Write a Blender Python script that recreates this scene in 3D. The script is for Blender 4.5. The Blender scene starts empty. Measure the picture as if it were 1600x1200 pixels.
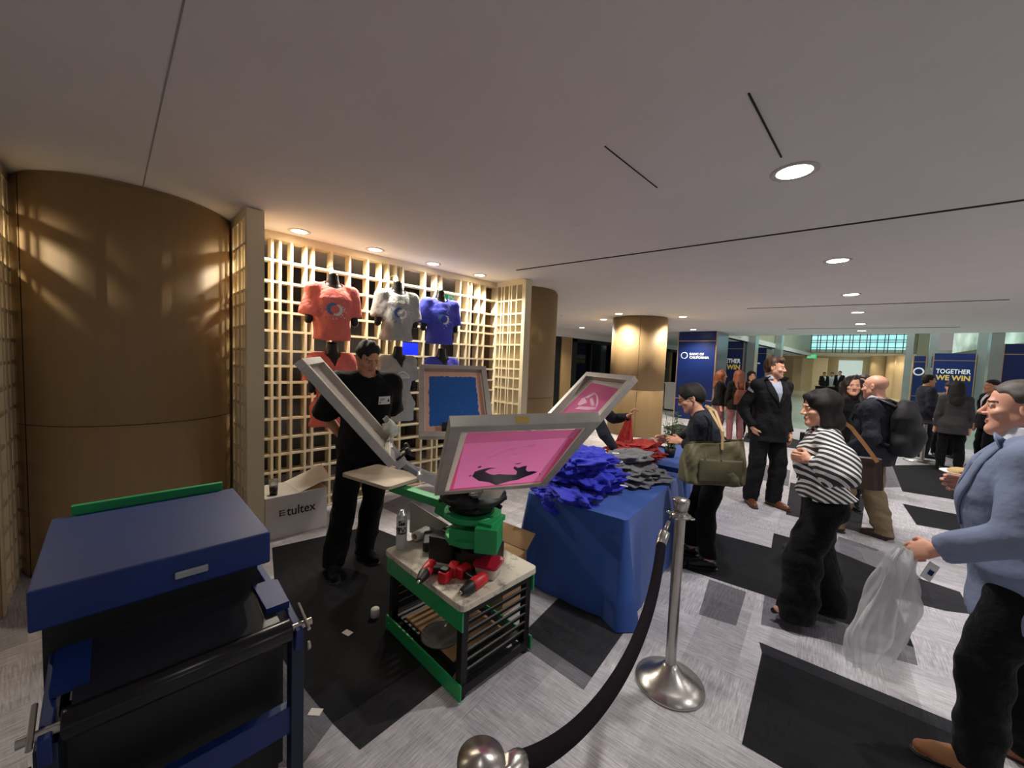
import bpy, bmesh, math, random, time
import numpy as np
from mathutils import Vector, Matrix
from mathutils.bvhtree import BVHTree

SC = bpy.context.scene
COL = SC.collection
PI = math.pi

# ---------------------------------------------------------------- camera
FPX = 610.0
CAM_AXES = np.array([[0.7143, 0.6987, 0.0394], [0.0714, -0.0168, -0.9973], [-0.6962, 0.7153, -0.0609]])  # right, down, forward
_r = CAM_AXES[0] / np.linalg.norm(CAM_AXES[0])
_f = CAM_AXES[2] - _r * (CAM_AXES[2] @ _r); _f /= np.linalg.norm(_f)
_d = np.cross(_f, _r)
CAM_POS = np.array([0.0, 0.0, 1.62])
cam_data = bpy.data.cameras.new('camera')
cam_data.sensor_width = 36.0
cam_data.lens = FPX / 1600 * 36.0
cam_data.clip_start = 0.05
cam_data.clip_end = 200
cam = bpy.data.objects.new('camera', cam_data)
COL.objects.link(cam)
cam.matrix_world = Matrix(((_r[0], -_d[0], -_f[0], 0), (_r[1], -_d[1], -_f[1], 0), (_r[2], -_d[2], -_f[2], 1.62), (0, 0, 0, 1)))
SC.camera = cam

# ---------------------------------------------------------------- world, exposure
w = bpy.data.worlds.new('world'); SC.world = w; w.use_nodes = True
w.node_tree.nodes['Background'].inputs[0].default_value = (1.0, 0.97, 0.95, 1)
w.node_tree.nodes['Background'].inputs[1].default_value = 0.20
SC.view_settings.view_transform = 'Standard'
SC.view_settings.look = 'None'
SC.view_settings.gamma = 1
SC.view_settings.use_curve_mapping = False
SC.view_settings.exposure = 0.25
SC.cycles.use_denoising = True
SC.cycles.max_bounces = 6
SC.cycles.sample_clamp_indirect = 4.0
CEIL = 2.72

def spot(x, y, z, power, size=115, blend=0.6, color=(1, 0.92, 0.82), radius=0.05, aim=None):
    l = bpy.data.lights.new('downlight_beam', 'SPOT')
    l.energy = power; l.spot_size = math.radians(size); l.spot_blend = blend
    l.color = color; l.shadow_soft_size = radius
    o = bpy.data.objects.new('downlight_beam', l); COL.objects.link(o)
    o.location = (x, y, z)
    if aim is not None:
        o.rotation_euler = (Vector(aim) - Vector((x, y, z))).to_track_quat('-Z', 'Y').to_euler()
    return o

BOOTH_LAMPS = [(-3.98, 1.22), (-3.98, 1.95), (-3.98, 2.67), (-3.98, 3.40)]
HALL_LAMPS = [(-0.47, 2.65), (-0.47, 4.99), (-0.50, 7.22), (-0.54, 9.37), (-0.60, 11.55), (-0.66, 13.4)]
COLUMN_LAMPS = [(-4.36, 7.72), (-5.24, 8.55), (-7.07, 10.3), (-3.40, 8.80), (-4.28, 11.9)]
for x, y in BOOTH_LAMPS:
    spot(x, y, CEIL - 0.03, 66, 150, 0.5, (1, 0.93, 0.80))
for i, (x, y) in enumerate(HALL_LAMPS):
    spot(x, y, CEIL - 0.03, 84 if i == 0 else 78, 150, 0.8, (1, 0.96, 0.93))
for x, y in COLUMN_LAMPS:
    spot(x, y, CEIL - 0.03, 140, 140, 0.7, (1, 0.90, 0.72))
# the next lamps of the same ceiling rows, behind and beside the photographer
for x, y, p in ((-0.47, 0.3, 6), (1.9, 2.65, 64), (1.9, 0.3, 14), (1.9, 5.0, 60), (1.9, 7.3, 60), (3.2, 9.4, 60), (2.6, 12.0, 60), (4.2, 3.8, 60), (4.2, 6.4, 60)):
    spot(x, y, CEIL - 0.03, p, 150, 0.8, (1, 0.96, 0.93))
# lamps inside the neighbouring booth and the room behind the lattice
spot(-3.98, -0.95, CEIL - 0.03, 40, 150, 0.5, (1, 0.85, 0.60))
def area(x, y, z, sx, sy, power, color, aim):
    l = bpy.data.lights.new('atrium_daylight', 'AREA'); l.shape = 'RECTANGLE'; l.size = sx; l.size_y = sy
    l.energy = power; l.color = color
    o = bpy.data.objects.new('atrium_daylight', l); COL.objects.link(o); o.location = (x, y, z)
    o.rotation_euler = (Vector(aim) - Vector((x, y, z))).to_track_quat('-Z', 'Y').to_euler()
    return o
area(-1.0, 22, 5.9, 10, 12, 520, (0.86, 1.0, 0.94), (-1.0, 22, 0))
area(0.5, 37, 2.9, 10, 4, 160, (1, 0.85, 0.62), (0.5, 38, 0))

# ---------------------------------------------------------------- placing helpers
def ray(px, py):
    return _r * ((px - 800) / FPX) + _d * ((py - 600) / FPX) + _f
def at(px, py, z=0.0):
    d = ray(px, py); return CAM_POS + d * ((z - CAM_POS[2]) / d[2])
def at_x(px, py, x):
    d = ray(px, py); return CAM_POS + d * (x / d[0])
def at_y(px, py, y):
    d = ray(px, py); return CAM_POS + d * (y / d[1])
def at_dist(px, py, dist):
    d = ray(px, py); return CAM_POS + d * (dist / math.hypot(d[0], d[1]))

# ---------------------------------------------------------------- materials
MATS = {}
def srgb(c):
    return tuple(((v / 255) / 12.92 if v / 255 <= 0.04045 else ((v / 255 + 0.055) / 1.055) ** 2.4) for v in c)
def mat(name, col, rough=0.6, metal=0.0, var=0.08, vscale=8.0, bump=0.0, bscale=60.0, emit=0.0, trans=0.0, alpha=1.0, spec=0.5, coat=0.0, sheen=0.0):
    """plain procedural material: sRGB colour with slight noise variation and an optional fine bump"""
    if name in MATS: return MATS[name]
    m = bpy.data.materials.new(name); m.use_nodes = True
    nt = m.node_tree; b = nt.nodes['Principled BSDF']
    c = srgb(col)
    b.inputs['Roughness'].default_value = rough
    b.inputs['Metallic'].default_value = metal
    b.inputs['Specular IOR Level'].default_value = spec
    b.inputs['Coat Weight'].default_value = coat
    b.inputs['Sheen Weight'].default_value = sheen
    tc = nt.nodes.new('ShaderNodeTexCoord')
    if var > 0:
        n = nt.nodes.new('ShaderNodeTexNoise'); n.inputs['Scale'].default_value = vscale; n.inputs['Detail'].default_value = 5
        nt.links.new(tc.outputs['Object'], n.inputs['Vector'])
        mr = nt.nodes.new('ShaderNodeMapRange')
        mr.inputs['From Min'].default_value = 0.3; mr.inputs['From Max'].default_value = 0.7
        mr.inputs['To Min'].default_value = 1 - var; mr.inputs['To Max'].default_value = 1 + var
        nt.links.new(n.outputs['Fac'], mr.inputs['Value'])
        mx = nt.nodes.new('ShaderNodeVectorMath'); mx.operation = 'SCALE'
        mx.inputs[0].default_value = c
        nt.links.new(mr.outputs['Result'], mx.inputs['Scale'])
        nt.links.new(mx.outputs['Vector'], b.inputs['Base Color'])
    else:
        b.inputs['Base Color'].default_value = (*c, 1)
    if bump > 0:
        n2 = nt.nodes.new('ShaderNodeTexNoise'); n2.inputs['Scale'].default_value = bscale; n2.inputs['Detail'].default_value = 3
        nt.links.new(tc.outputs['Object'], n2.inputs['Vector'])
        bp = nt.nodes.new('ShaderNodeBump'); bp.inputs['Strength'].default_value = bump; bp.inputs['Distance'].default_value = 0.01 if bscale > 40 else 0.04
        nt.links.new(n2.outputs['Fac'], bp.inputs['Height']); nt.links.new(bp.outputs['Normal'], b.inputs['Normal'])
    if emit > 0:
        b.inputs['Emission Color'].default_value = (*c, 1); b.inputs['Emission Strength'].default_value = emit
    if trans > 0: b.inputs['Transmission Weight'].default_value = trans
    if alpha < 1: b.inputs['Alpha'].default_value = alpha
    MATS[name] = m
    return m

class NT:
    """small wrapper to write node graphs briefly"""
    def __init__(s, name):
        s.m = bpy.data.materials.new(name); s.m.use_nodes = True; s.t = s.m.node_tree
        s.b = s.t.nodes['Principled BSDF']; MATS[name] = s.m
    def n(s, typ, **kw):
        nd = s.t.nodes.new(typ)
        for k, v in kw.items(): setattr(nd, k, v)
        return nd
    def link(s, a, b): s.t.links.new(a, b)
    def val(s, x, inp):
        if isinstance(x, (int, float)): inp.default_value = x
        else: s.link(x, inp)
    def math(s, op, a, b=0.0, c=None):
        nd = s.n('ShaderNodeMath', operation=op); s.val(a, nd.inputs[0]); s.val(b, nd.inputs[1])
        if c is not None: s.val(c, nd.inputs[2])
        return nd.outputs[0]
    def mix(s, fac, a, b):
        nd = s.n('ShaderNodeMix', data_type='RGBA')
        s.val(fac, nd.inputs[0])
        for x, i in ((a, 6), (b, 7)):
            if isinstance(x, tuple): nd.inputs[i].default_value = (*x, 1) if len(x) == 3 else x
            else: s.link(x, nd.inputs[i])
        return nd.outputs[2]
    def noise(s, vec, scale, detail=4, rough=0.5, dim='3D'):
        nd = s.n('ShaderNodeTexNoise', noise_dimensions=dim); s.link(vec, nd.inputs['Vector'])
        nd.inputs['Scale'].default_value = scale; nd.inputs['Detail'].default_value = detail; nd.inputs['Roughness'].default_value = rough
        return nd.outputs['Fac']
    def coord(s, which='Object'):
        return s.n('ShaderNodeTexCoord').outputs[which]
    def mapping(s, vec, scale=(1, 1, 1), rot=(0, 0, 0), loc=(0, 0, 0)):
        nd = s.n('ShaderNodeMapping'); s.link(vec, nd.inputs['Vector'])
        nd.inputs['Scale'].default_value = scale; nd.inputs['Rotation'].default_value = rot; nd.inputs['Location'].default_value = loc
        return nd.outputs[0]
    def sep(s, vec):
        nd = s.n('ShaderNodeSeparateXYZ'); s.link(vec, nd.inputs[0]); return nd.outputs
    def comb(s, x, y, z):
        nd = s.n('ShaderNodeCombineXYZ')
        for v, i in zip((x, y, z), nd.inputs): s.val(v, i)
        return nd.outputs[0]
    def ramp(s, v, a, b, c=0.0, d=1.0):
        nd = s.n('ShaderNodeMapRange'); s.val(v, nd.inputs[0])
        for i, x in zip((1, 2, 3, 4), (a, b, c, d)): nd.inputs[i].default_value = x
        return nd.outputs[0]
    def color(s, sock): s.link(sock, s.b.inputs['Base Color'])
    def bump(s, h, strength=0.3, dist=0.01):
        nd = s.n('ShaderNodeBump'); s.link(h, nd.inputs['Height']); nd.inputs['Strength'].default_value = strength
        nd.inputs['Distance'].default_value = dist; s.link(nd.outputs[0], s.b.inputs['Normal'])
    def set(s, **kw):
        for k, v in kw.items(): s.b.inputs[k.replace('_', ' ')].default_value = v

# ---------------------------------------------------------------- objects
def link(o, parent=None, kind=None):
    COL.objects.link(o)
    if parent is not None:
        o.parent = parent
    if kind: o['kind'] = kind
    return o
def tag(o, label, cat, group=None, kind=None):
    if label: o['label'] = label
    if cat: o['category'] = cat
    if group: o['group'] = group
    if kind: o['kind'] = kind
    return o
def thing(name, label, cat, loc=(0, 0, 0), rz=0.0, group=None):
    o = bpy.data.objects.new(name, None); COL.objects.link(o)
    o.location = loc; o.rotation_euler = (0, 0, rz); o.empty_display_size = 0.1
    return tag(o, label, cat, group)
def copy_tree(o, parent=None):
    c = o.copy(); COL.objects.link(c)
    if parent is not None: c.parent = parent
    for ch in list(o.children): copy_tree(ch, c)
    return c
def world_child(o, root):
    """o's vertices are in world coordinates; keep them there under a root that sits elsewhere"""
    o.parent = root
    o.matrix_parent_inverse = (Matrix.Translation(root.location) @ root.rotation_euler.to_matrix().to_4x4()).inverted()

def np_mesh(name, V, F, mats, fmat=None, smooth=True):
    """fast mesh from numpy arrays; F is (n,4) quads"""
    me = bpy.data.meshes.new(name)
    V = np.asarray(V, np.float32); F = np.asarray(F, np.int32)
    me.vertices.add(len(V)); me.vertices.foreach_set('co', V.ravel())
    n, k = F.shape
    me.loops.add(n * k); me.loops.foreach_set('vertex_index', F.ravel())
    me.polygons.add(n); me.polygons.foreach_set('loop_start', np.arange(0, n * k, k, dtype=np.int32))
    me.polygons.foreach_set('use_smooth', np.full(n, smooth))
    for m in mats: me.materials.append(m)
    if fmat is not None: me.polygons.foreach_set('material_index', np.asarray(fmat, np.int32))
    me.update(calc_edges=True); me.validate()
    return me

def orient(d, up=(0, 0, 1)):
    d = Vector(d).normalized(); u = Vector(up)
    if abs(d.dot(u)) > 0.98: u = Vector((1, 0, 0))
    x = u.cross(d).normalized(); y = d.cross(x)
    return Matrix((x, y, d)).transposed()   # columns: side, up-ish, along

class MB:
    """collects shapes into ONE mesh"""
    def __init__(s): s.v = []; s.f = []; s.mi = []; s.sm = []; s.cur = 0
    def m(s, i): s.cur = i; return s
    def add(s, vs, fs, smooth=False):
        b = len(s.v); s.v += [tuple(v) for v in vs]; s.f += [tuple(b + i for i in f) for f in fs]
        s.mi += [s.cur] * len(fs); s.sm += [smooth] * len(fs); return s
    def box(s, c, size, R=None):
        R = R if R is not None else Matrix.Identity(3); c = Vector(c)
        hx, hy, hz = (q / 2 for q in size)
        vs = [c + R @ Vector((sx * hx, sy * hy, sz * hz)) for sx in (-1, 1) for sy in (-1, 1) for sz in (-1, 1)]
        return s.add(vs, [(0, 1, 3, 2), (4, 6, 7, 5), (0, 4, 5, 1), (2, 3, 7, 6), (0, 2, 6, 4), (1, 5, 7, 3)])
    def bx(s, lo, hi):
        return s.box([(a + b) / 2 for a, b in zip(lo, hi)], [abs(b - a) for a, b in zip(lo, hi)])
    def rbox(s, c, size, r, R=None, n=3):
        """box rounded on its vertical edges"""
        hx, hy, hz = (q / 2 for q in size); r = min(r, hx, hy)
        pts = []
        for cx, cy, a0 in ((hx - r, hy - r, 0), (-hx + r, hy - r, 90), (-hx + r, -hy + r, 180), (hx - r, -hy + r, 270)):
            for k in range(n + 1):
                a = math.radians(a0 + 90 * k / n); pts.append((cx + r * math.cos(a), cy + r * math.sin(a)))
        return s.prism(pts, -hz, hz, c, R)
    def prism(s, pts, z0, z1, c=(0, 0, 0), R=None):
        R = R if R is not None else Matrix.Identity(3); c = Vector(c); n = len(pts)
        vs = [c + R @ Vector((x, y, z0)) for x, y in pts] + [c + R @ Vector((x, y, z1)) for x, y in pts]
        fs = [tuple(range(n - 1, -1, -1)), tuple(range(n, 2 * n))] + [(i, (i + 1) % n, n + (i + 1) % n, n + i) for i in range(n)]
        return s.add(vs, fs)
    def bar(s, p, q, w, h, up=(0, 0, 1)):
        p, q = Vector(p), Vector(q); R = orient(q - p, up)
        return s.box((p + q) / 2, (w, h, (q - p).length), R)
    def tube(s, pts, r, n=10, caps=True, up=(0, 0, 1)):
        pts = [Vector(p) for p in pts]; k = len(pts); rr = r if isinstance(r, (list, tuple)) else [r] * k
        vs = []; ref = None
        for i, p in enumerate(pts):
            d = (pts[min(i + 1, k - 1)] - pts[max(i - 1, 0)])
            d = d.normalized() if d.length > 1e-9 else Vector((0, 0, 1))
            if ref is None:
                ref = Vector(up) if abs(d.dot(Vector(up))) < 0.95 else Vector((1, 0, 0))
            x = ref.cross(d).normalized(); ref = d.cross(x)
            for j in range(n):
                a = 2 * PI * j / n; vs.append(p + (x * math.cos(a) + ref * math.sin(a)) * rr[i])
        fs = [(i * n + j, i * n + (j + 1) % n, (i + 1) * n + (j + 1) % n, (i + 1) * n + j) for i in range(k - 1) for j in range(n)]
        s.add(vs, fs, True)
        if caps:
            s.add(vs[:n], [tuple(range(n - 1, -1, -1))]); s.add(vs[-n:], [tuple(range(n))])
        return s
    def lathe(s, prof, n=32, c=(0, 0, 0), R=None, a0=0, a1=2 * PI, smooth=True):
        """prof: (radius, z) pairs"""
        R = R if R is not None else Matrix.Identity(3); c = Vector(c); full = abs(a1 - a0 - 2 * PI) < 1e-6
        m = n if full else n + 1; vs = []
        for r, z in prof:
            for j in range(m):
                a = a0 + (a1 - a0) * j / n; vs.append(c + R @ Vector((r * math.cos(a), r * math.sin(a), z)))
        fs = []
        for i in range(len(prof) - 1):
            for j in range(n):
                k = (j + 1) % m
                fs.append((i * m + j, i * m + k, (i + 1) * m + k, (i + 1) * m + j))
        return s.add(vs, fs, smooth)
    def ball(s, c, r, n=12, R=None):
        rx, ry, rz = r if isinstance(r, (tuple, list)) else (r, r, r); R = R if R is not None else Matrix.Identity(3); c = Vector(c)
        h = n // 2; vs = [c + R @ Vector((0, 0, -rz))]
        for i in range(1, h):
            t = -PI / 2 + PI * i / h
            for j in range(n):
                a = 2 * PI * j / n
                vs.append(c + R @ Vector((rx * math.cos(t) * math.cos(a), ry * math.cos(t) * math.sin(a), rz * math.sin(t))))
        vs.append(c + R @ Vector((0, 0, rz))); L = len(vs) - 1
        fs = [(0, 1 + (j + 1) % n, 1 + j) for j in range(n)]
        fs += [(1 + i * n + j, 1 + i * n + (j + 1) % n, 1 + (i + 1) * n + (j + 1) % n, 1 + (i + 1) * n + j) for i in range(h - 2) for j in range(n)]
        fs += [(1 + (h - 2) * n + j, 1 + (h - 2) * n + (j + 1) % n, L) for j in range(n)]
        return s.add(vs, fs, True)
    def grid(s, fn, nu, nv, smooth=True, closeu=False):
        vs = [fn(i / nu, j / nv) for i in range(nu + (0 if closeu else 1)) for j in range(nv + 1)]; m = nv + 1; N = nu if closeu else nu + 1
        fs = [(i * m + j, ((i + 1) % N) * m + j, ((i + 1) % N) * m + j + 1, i * m + j + 1) for i in range(nu) for j in range(nv)]
        return s.add(vs, fs, smooth)
    def poly(s, pts): return s.add(pts, [tuple(range(len(pts)))])
    def build(s, name, mats, parent=None, kind=None, bevel=0.0, solid=0.0, sub=0, world=False, offset=-1):
        me = bpy.data.meshes.new(name); me.from_pydata([tuple(v) for v in s.v], [], s.f)
        for m in (mats if isinstance(mats, (list, tuple)) else [mats]): me.materials.append(m)
        me.polygons.foreach_set('material_index', s.mi); me.polygons.foreach_set('use_smooth', s.sm); me.update()
        o = bpy.data.objects.new(name, me); COL.objects.link(o)
        if parent is not None:
            if world: world_child(o, parent)
            else: o.parent = parent
        if kind: o['kind'] = kind
        if solid:
            md = o.modifiers.new('solid', 'SOLIDIFY'); md.thickness = solid; md.offset = offset
        if sub:
            md = o.modifiers.new('sub', 'SUBSURF'); md.levels = sub; md.render_levels = sub
        if bevel:
            md = o.modifiers.new('bevel', 'BEVEL'); md.width = bevel; md.segments = 2; md.limit_method = 'ANGLE'; md.angle_limit = math.radians(40)
        return o

def text_polys(txt, size, bold=0.0):
    """flat outlines of a word: vertices (x, y) and faces"""
    cu = bpy.data.curves.new('lettering', 'FONT'); cu.body = txt; cu.size = size; cu.offset = bold; cu.resolution_u = 3
    o = bpy.data.objects.new('lettering', cu); COL.objects.link(o)
    me = o.to_mesh()
    V = [(v.co.x, v.co.y) for v in me.vertices]; F = [tuple(p.vertices) for p in me.polygons]
    o.to_mesh_clear(); bpy.data.objects.remove(o); bpy.data.curves.remove(cu)
    xs = [v[0] for v in V]
    return V, F, (min(xs), max(xs))
def put_text(mb, txt, size, origin, u, v, bold=0.0, center=True, width=None, lift=0.0):
    """lettering on a plane: origin, u along the line, v up"""
    V, F, (x0, x1) = text_polys(txt, size, bold)
    u, v, o = Vector(u).normalized(), Vector(v).normalized(), Vector(origin)
    n = u.cross(v); k = (width / (x1 - x0)) if width else 1.0; sh = (x0 + x1) / 2 if center else x0
    mb.add([o + u * ((a - sh) * k) + v * b + n * lift for a, b in V], F)
# ---------------------------------------------------------------- smooth bodies from distance fields
def axis_pts(lo, hi, h, fine):
    """grid line positions from lo to hi: step h, and step hf inside the fine intervals"""
    iv = sorted((max(a, lo), min(b, hi), hf) for a, b, hf in fine if b > lo and a < hi)
    out = [lo]; x = lo
    while x < hi:
        st = h
        for a, b, hf in iv:
            if a - 1e-9 <= x < b: st = min(st, hf)
            elif x < a < x + st: st = max(a - x, min(hf, st))
        x += st; out.append(x)
    return np.array(out, np.float32)

class SDF:
    def __init__(s, lo, hi, h, fine=()):
        """fine: list of (centre, half size, step)"""
        s.ax = [axis_pts(lo[i], hi[i], h, [(c[i] - r, c[i] + r, hf) for c, r, hf in fine]) for i in range(3)]
        s.h = h; s.D = np.full([len(a) for a in s.ax], 9.0, np.float32)
    def block(s, c, r):
        sl = []
        for i in range(3):
            a = np.searchsorted(s.ax[i], c[i] - r[i]); b = np.searchsorted(s.ax[i], c[i] + r[i]); sl.append(slice(max(a - 1, 0), b + 1))
        sl = tuple(sl)
        X = s.ax[0][sl[0]][:, None, None]; Y = s.ax[1][sl[1]][None, :, None]; Z = s.ax[2][sl[2]][None, None, :]
        return sl, X, Y, Z
    def op(s, sl, d, k, mode):
        A = s.D[sl]
        if A.size == 0: return
        if mode == 'sub': d = -d
        if k > 0:
            if mode == 'add':
                hh = np.clip(0.5 + 0.5 * (A - d) / k, 0, 1); A = A * (1 - hh) + d * hh - k * hh * (1 - hh)
            else:
                hh = np.clip(0.5 - 0.5 * (A - d) / k, 0, 1); A = A * (1 - hh) + d * hh + k * hh * (1 - hh)
        else:
            A = np.minimum(A, d) if mode == 'add' else np.maximum(A, d)
        s.D[sl] = A
    def _pad(s, k): return max(k, 0.0) + 0.03
    def cap(s, a, b, ra, rb, k=0.02, mode='add', flat=None, flatend=False):
        """tapered capsule; flat=(axis, factor) squeezes it along an axis"""
        a = np.array(a, np.float32); b = np.array(b, np.float32); R = max(ra, rb) + s._pad(k)
        c = (a + b) / 2; r = np.abs(b - a) / 2 + R * (1.0 if flat is None else max(1.0, flat[1]))
        sl, X, Y, Z = s.block(c, r)
        ab = b - a; L2 = float(ab @ ab) + 1e-12
        px, py, pz = X - a[0], Y - a[1], Z - a[2]
        t = np.clip((px * ab[0] + py * ab[1] + pz * ab[2]) / L2, 0, 1)
        qx, qy, qz = px - ab[0] * t, py - ab[1] * t, pz - ab[2] * t
        if flat is not None:
            fa, ff = np.array(flat[0], np.float32), flat[1]; q = qx * fa[0] + qy * fa[1] + qz * fa[2]
            d2 = qx * qx + qy * qy + qz * qz + q * q * (1 / (ff * ff) - 1)
        else: d2 = qx * qx + qy * qy + qz * qz
        d = np.sqrt(np.maximum(d2, 0)) - (ra + (rb - ra) * t)
        if flatend: d = np.maximum(d, ((px * ab[0] + py * ab[1] + pz * ab[2]) / L2 - 1) * math.sqrt(L2))   # cut square at b
        s.op(sl, d.astype(np.float32), k, mode)
    def ell(s, c, r, R=None, k=0.02, mode='add'):
        """ellipsoid; R: columns are its axes"""
        c = np.array(c, np.float32); r = np.array(r, np.float32); m = float(r.max()) + s._pad(k)
        sl, X, Y, Z = s.block(c, (m, m, m)); p = (X - c[0], Y - c[1], Z - c[2])
        if R is not None: p = [p[0] * R[0, i] + p[1] * R[1, i] + p[2] * R[2, i] for i in range(3)]
        k0 = np.sqrt((p[0] / r[0]) ** 2 + (p[1] / r[1]) ** 2 + (p[2] / r[2]) ** 2)
        k1 = np.sqrt((p[0] / r[0] ** 2) ** 2 + (p[1] / r[1] ** 2) ** 2 + (p[2] / r[2] ** 2) ** 2) + 1e-9
        s.op(sl, k0 * (k0 - 1) / k1, k, mode)
    def loft(s, o, R, secs, k=0.02, mode='add', inflate=0.0, ends=0.0, p=2.3):
        """elliptic sections along R's third column: secs = (z, half width, half depth, y offset)"""
        o = np.array(o, np.float32); S = np.array(secs, np.float32)
        zc = (S[0, 0] + S[-1, 0]) / 2; c = o + R[:, 2] * zc
        half = abs(S[-1, 0] - S[0, 0]) / 2 + 0.05; m = math.sqrt(half ** 2 + (S[:, 1:3].max() + np.abs(S[:, 3]).max()) ** 2) + s._pad(k) + inflate
        sl, X, Y, Z = s.block(c, (m, m, m)); q = (X - o[0], Y - o[1], Z - o[2])
        x, y, z = [q[0] * R[0, i] + q[1] * R[1, i] + q[2] * R[2, i] for i in range(3)]
        a = np.interp(z, S[:, 0], S[:, 1]) + inflate; b = np.interp(z, S[:, 0], S[:, 2]) + inflate; y = y - np.interp(z, S[:, 0], S[:, 3])
        d = ((np.abs(x) / a) ** p + (np.abs(y) / b) ** p) ** (1 / p) - 1
        d = (d * np.minimum(a, b)).astype(np.float32)
        d = np.maximum(d, np.maximum(S[0, 0] - ends - z, z - S[-1, 0] - ends))
        s.op(sl, d.astype(np.float32), k, mode)
    def half(s, p, n, k=0.0, mode='cut', box=None):
        """remove everything on the side n points to"""
        n = np.array(n, np.float32); n = n / np.linalg.norm(n)
        if box is None: sl, X, Y, Z = s.block((0, 0, 1), (9, 9, 9))
        else: sl, X, Y, Z = s.block(*box)
        d = (X - p[0]) * n[0] + (Y - p[1]) * n[1] + (Z - p[2]) * n[2]
        A = s.D[sl]; d = d + 0 * A
        s.op(sl, d, k, 'int')
    def wedge(s, planes, box=None, k=0.0):
        """remove the convex region inside all planes (p, n outward)"""
        if box is None: sl, X, Y, Z = s.block((0, 0, 1), (9, 9, 9))
        else: sl, X, Y, Z = s.block(*box)
        d = None
        for p, n in planes:
            n = np.array(n, np.float32); n = n / np.linalg.norm(n)
            e = (X - p[0]) * n[0] + (Y - p[1]) * n[1] + (Z - p[2]) * n[2]
            d = e if d is None else np.maximum(d, e)
        s.op(sl, d + 0 * s.D[sl], k, 'sub')
    def wrinkle(s, amp, freq, seed=0, zr=None, stretch=(1, 1, 1)):
        rng = np.random.RandomState(seed)
        X = s.ax[0][:, None, None] * stretch[0]; Y = s.ax[1][None, :, None] * stretch[1]; Z = s.ax[2][None, None, :] * stretch[2]
        acc = 0
        for i in range(4):
            v = rng.normal(size=3); v /= np.linalg.norm(v); v2 = rng.normal(size=3); v2 /= np.linalg.norm(v2)
            f = freq * (0.7 + 0.5 * i)
            acc = acc + np.sin(f * (v[0] * X + v[1] * Y + v[2] * Z) + 1.6 * np.sin(f * 0.6 * (v2[0] * X + v2[1] * Y + v2[2] * Z) + i) + rng.rand() * 6) / (1 + 0.5 * i)
        if zr is not None: acc = acc * np.interp(s.ax[2], zr[0], zr[1])[None, None, :]
        near = np.abs(s.D) < 0.15
        s.D[near] -= (amp * acc + 0 * s.D)[near].astype(np.float32)
    def mesh(s):
        D = s.D; I = D < 0
        cnt = np.zeros([n - 1 for n in D.shape], np.uint8)
        for dx in (0, 1):
            for dy in (0, 1):
                for dz in (0, 1):
                    cnt += I[dx:D.shape[0] - 1 + dx, dy:D.shape[1] - 1 + dy, dz:D.shape[2] - 1 + dz]
        act = (cnt > 0) & (cnt < 8); idx = np.argwhere(act); n = len(idx)
        if n == 0: return np.zeros((0, 3)), np.zeros((0, 4), int)
        num = np.full(cnt.shape, -1, np.int32); num[act] = np.arange(n)
        i, j, k = idx.T; acc = np.zeros((n, 3)); c = np.zeros(n)
        def P(a, b, e): return np.stack([s.ax[0][a], s.ax[1][b], s.ax[2][e]], 1)
        cs = [(a, b, e) for a in (0, 1) for b in (0, 1) for e in (0, 1)]
        for p in cs:
            for ax in range(3):
                if p[ax]: continue
                q = list(p); q[ax] = 1
                d0 = D[i + p[0], j + p[1], k + p[2]]; d1 = D[i + q[0], j + q[1], k + q[2]]
                m = (d0 < 0) != (d1 < 0)
                t = np.where(m, d0 / np.where(m, d0 - d1, 1), 0)[:, None]
                pos = P(i + p[0], j + p[1], k + p[2]) * (1 - t) + P(i + q[0], j + q[1], k + q[2]) * t
                acc[m] += pos[m]; c[m] += 1
        V = acc / c[:, None]; Fs = []
        for ax in range(3):
            sl0 = [slice(1, -1)] * 3; sl0[ax] = slice(0, -1); sl1 = [slice(1, -1)] * 3; sl1[ax] = slice(1, None)
            A = I[tuple(sl0)]; B = I[tuple(sl1)]
            e = np.argwhere(A != B)
            if len(e) == 0: continue
            off = np.ones(3, int); off[ax] = 0; g = e + off
            u, v = [(1, 2), (2, 0), (0, 1)][ax]
            def cell(du, dv):
                h = g.copy(); h[:, u] -= du; h[:, v] -= dv; return num[h[:, 0], h[:, 1], h[:, 2]]
            q = np.stack([cell(1, 1), cell(0, 1), cell(0, 0), cell(1, 0)], 1)
            fl = ~A[tuple(e.T)]; q[fl] = q[fl][:, ::-1]
            Fs.append(q)
        F = np.concatenate(Fs); F = F[(F >= 0).all(1)]
        return V, F
    def build(s, name, mats, parent=None, classify=None, relax=0):
        V, F = s.mesh()
        for _ in range(relax):
            A = np.zeros_like(V); c = np.zeros(len(V))
            for a, b in ((0, 1), (1, 2), (2, 3), (3, 0)):
                np.add.at(A, F[:, a], V[F[:, b]]); np.add.at(c, F[:, a], 1); np.add.at(A, F[:, b], V[F[:, a]]); np.add.at(c, F[:, b], 1)
            V = V * 0.5 + 0.5 * A / np.maximum(c, 1)[:, None]
        fm = None
        if classify is not None: fm = classify(V[F].mean(1))
        me = np_mesh(name, V, F, mats if isinstance(mats, (list, tuple)) else [mats], fm)
        o = bpy.data.objects.new(name, me); COL.objects.link(o)
        if parent is not None: o.parent = parent
        return o

def bvh_of(o, matrix=None):
    me = o.data; M = matrix if matrix is not None else Matrix.Identity(4)
    return BVHTree.FromPolygons([M @ v.co for v in me.vertices], [tuple(p.vertices) for p in me.polygons])

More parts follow.
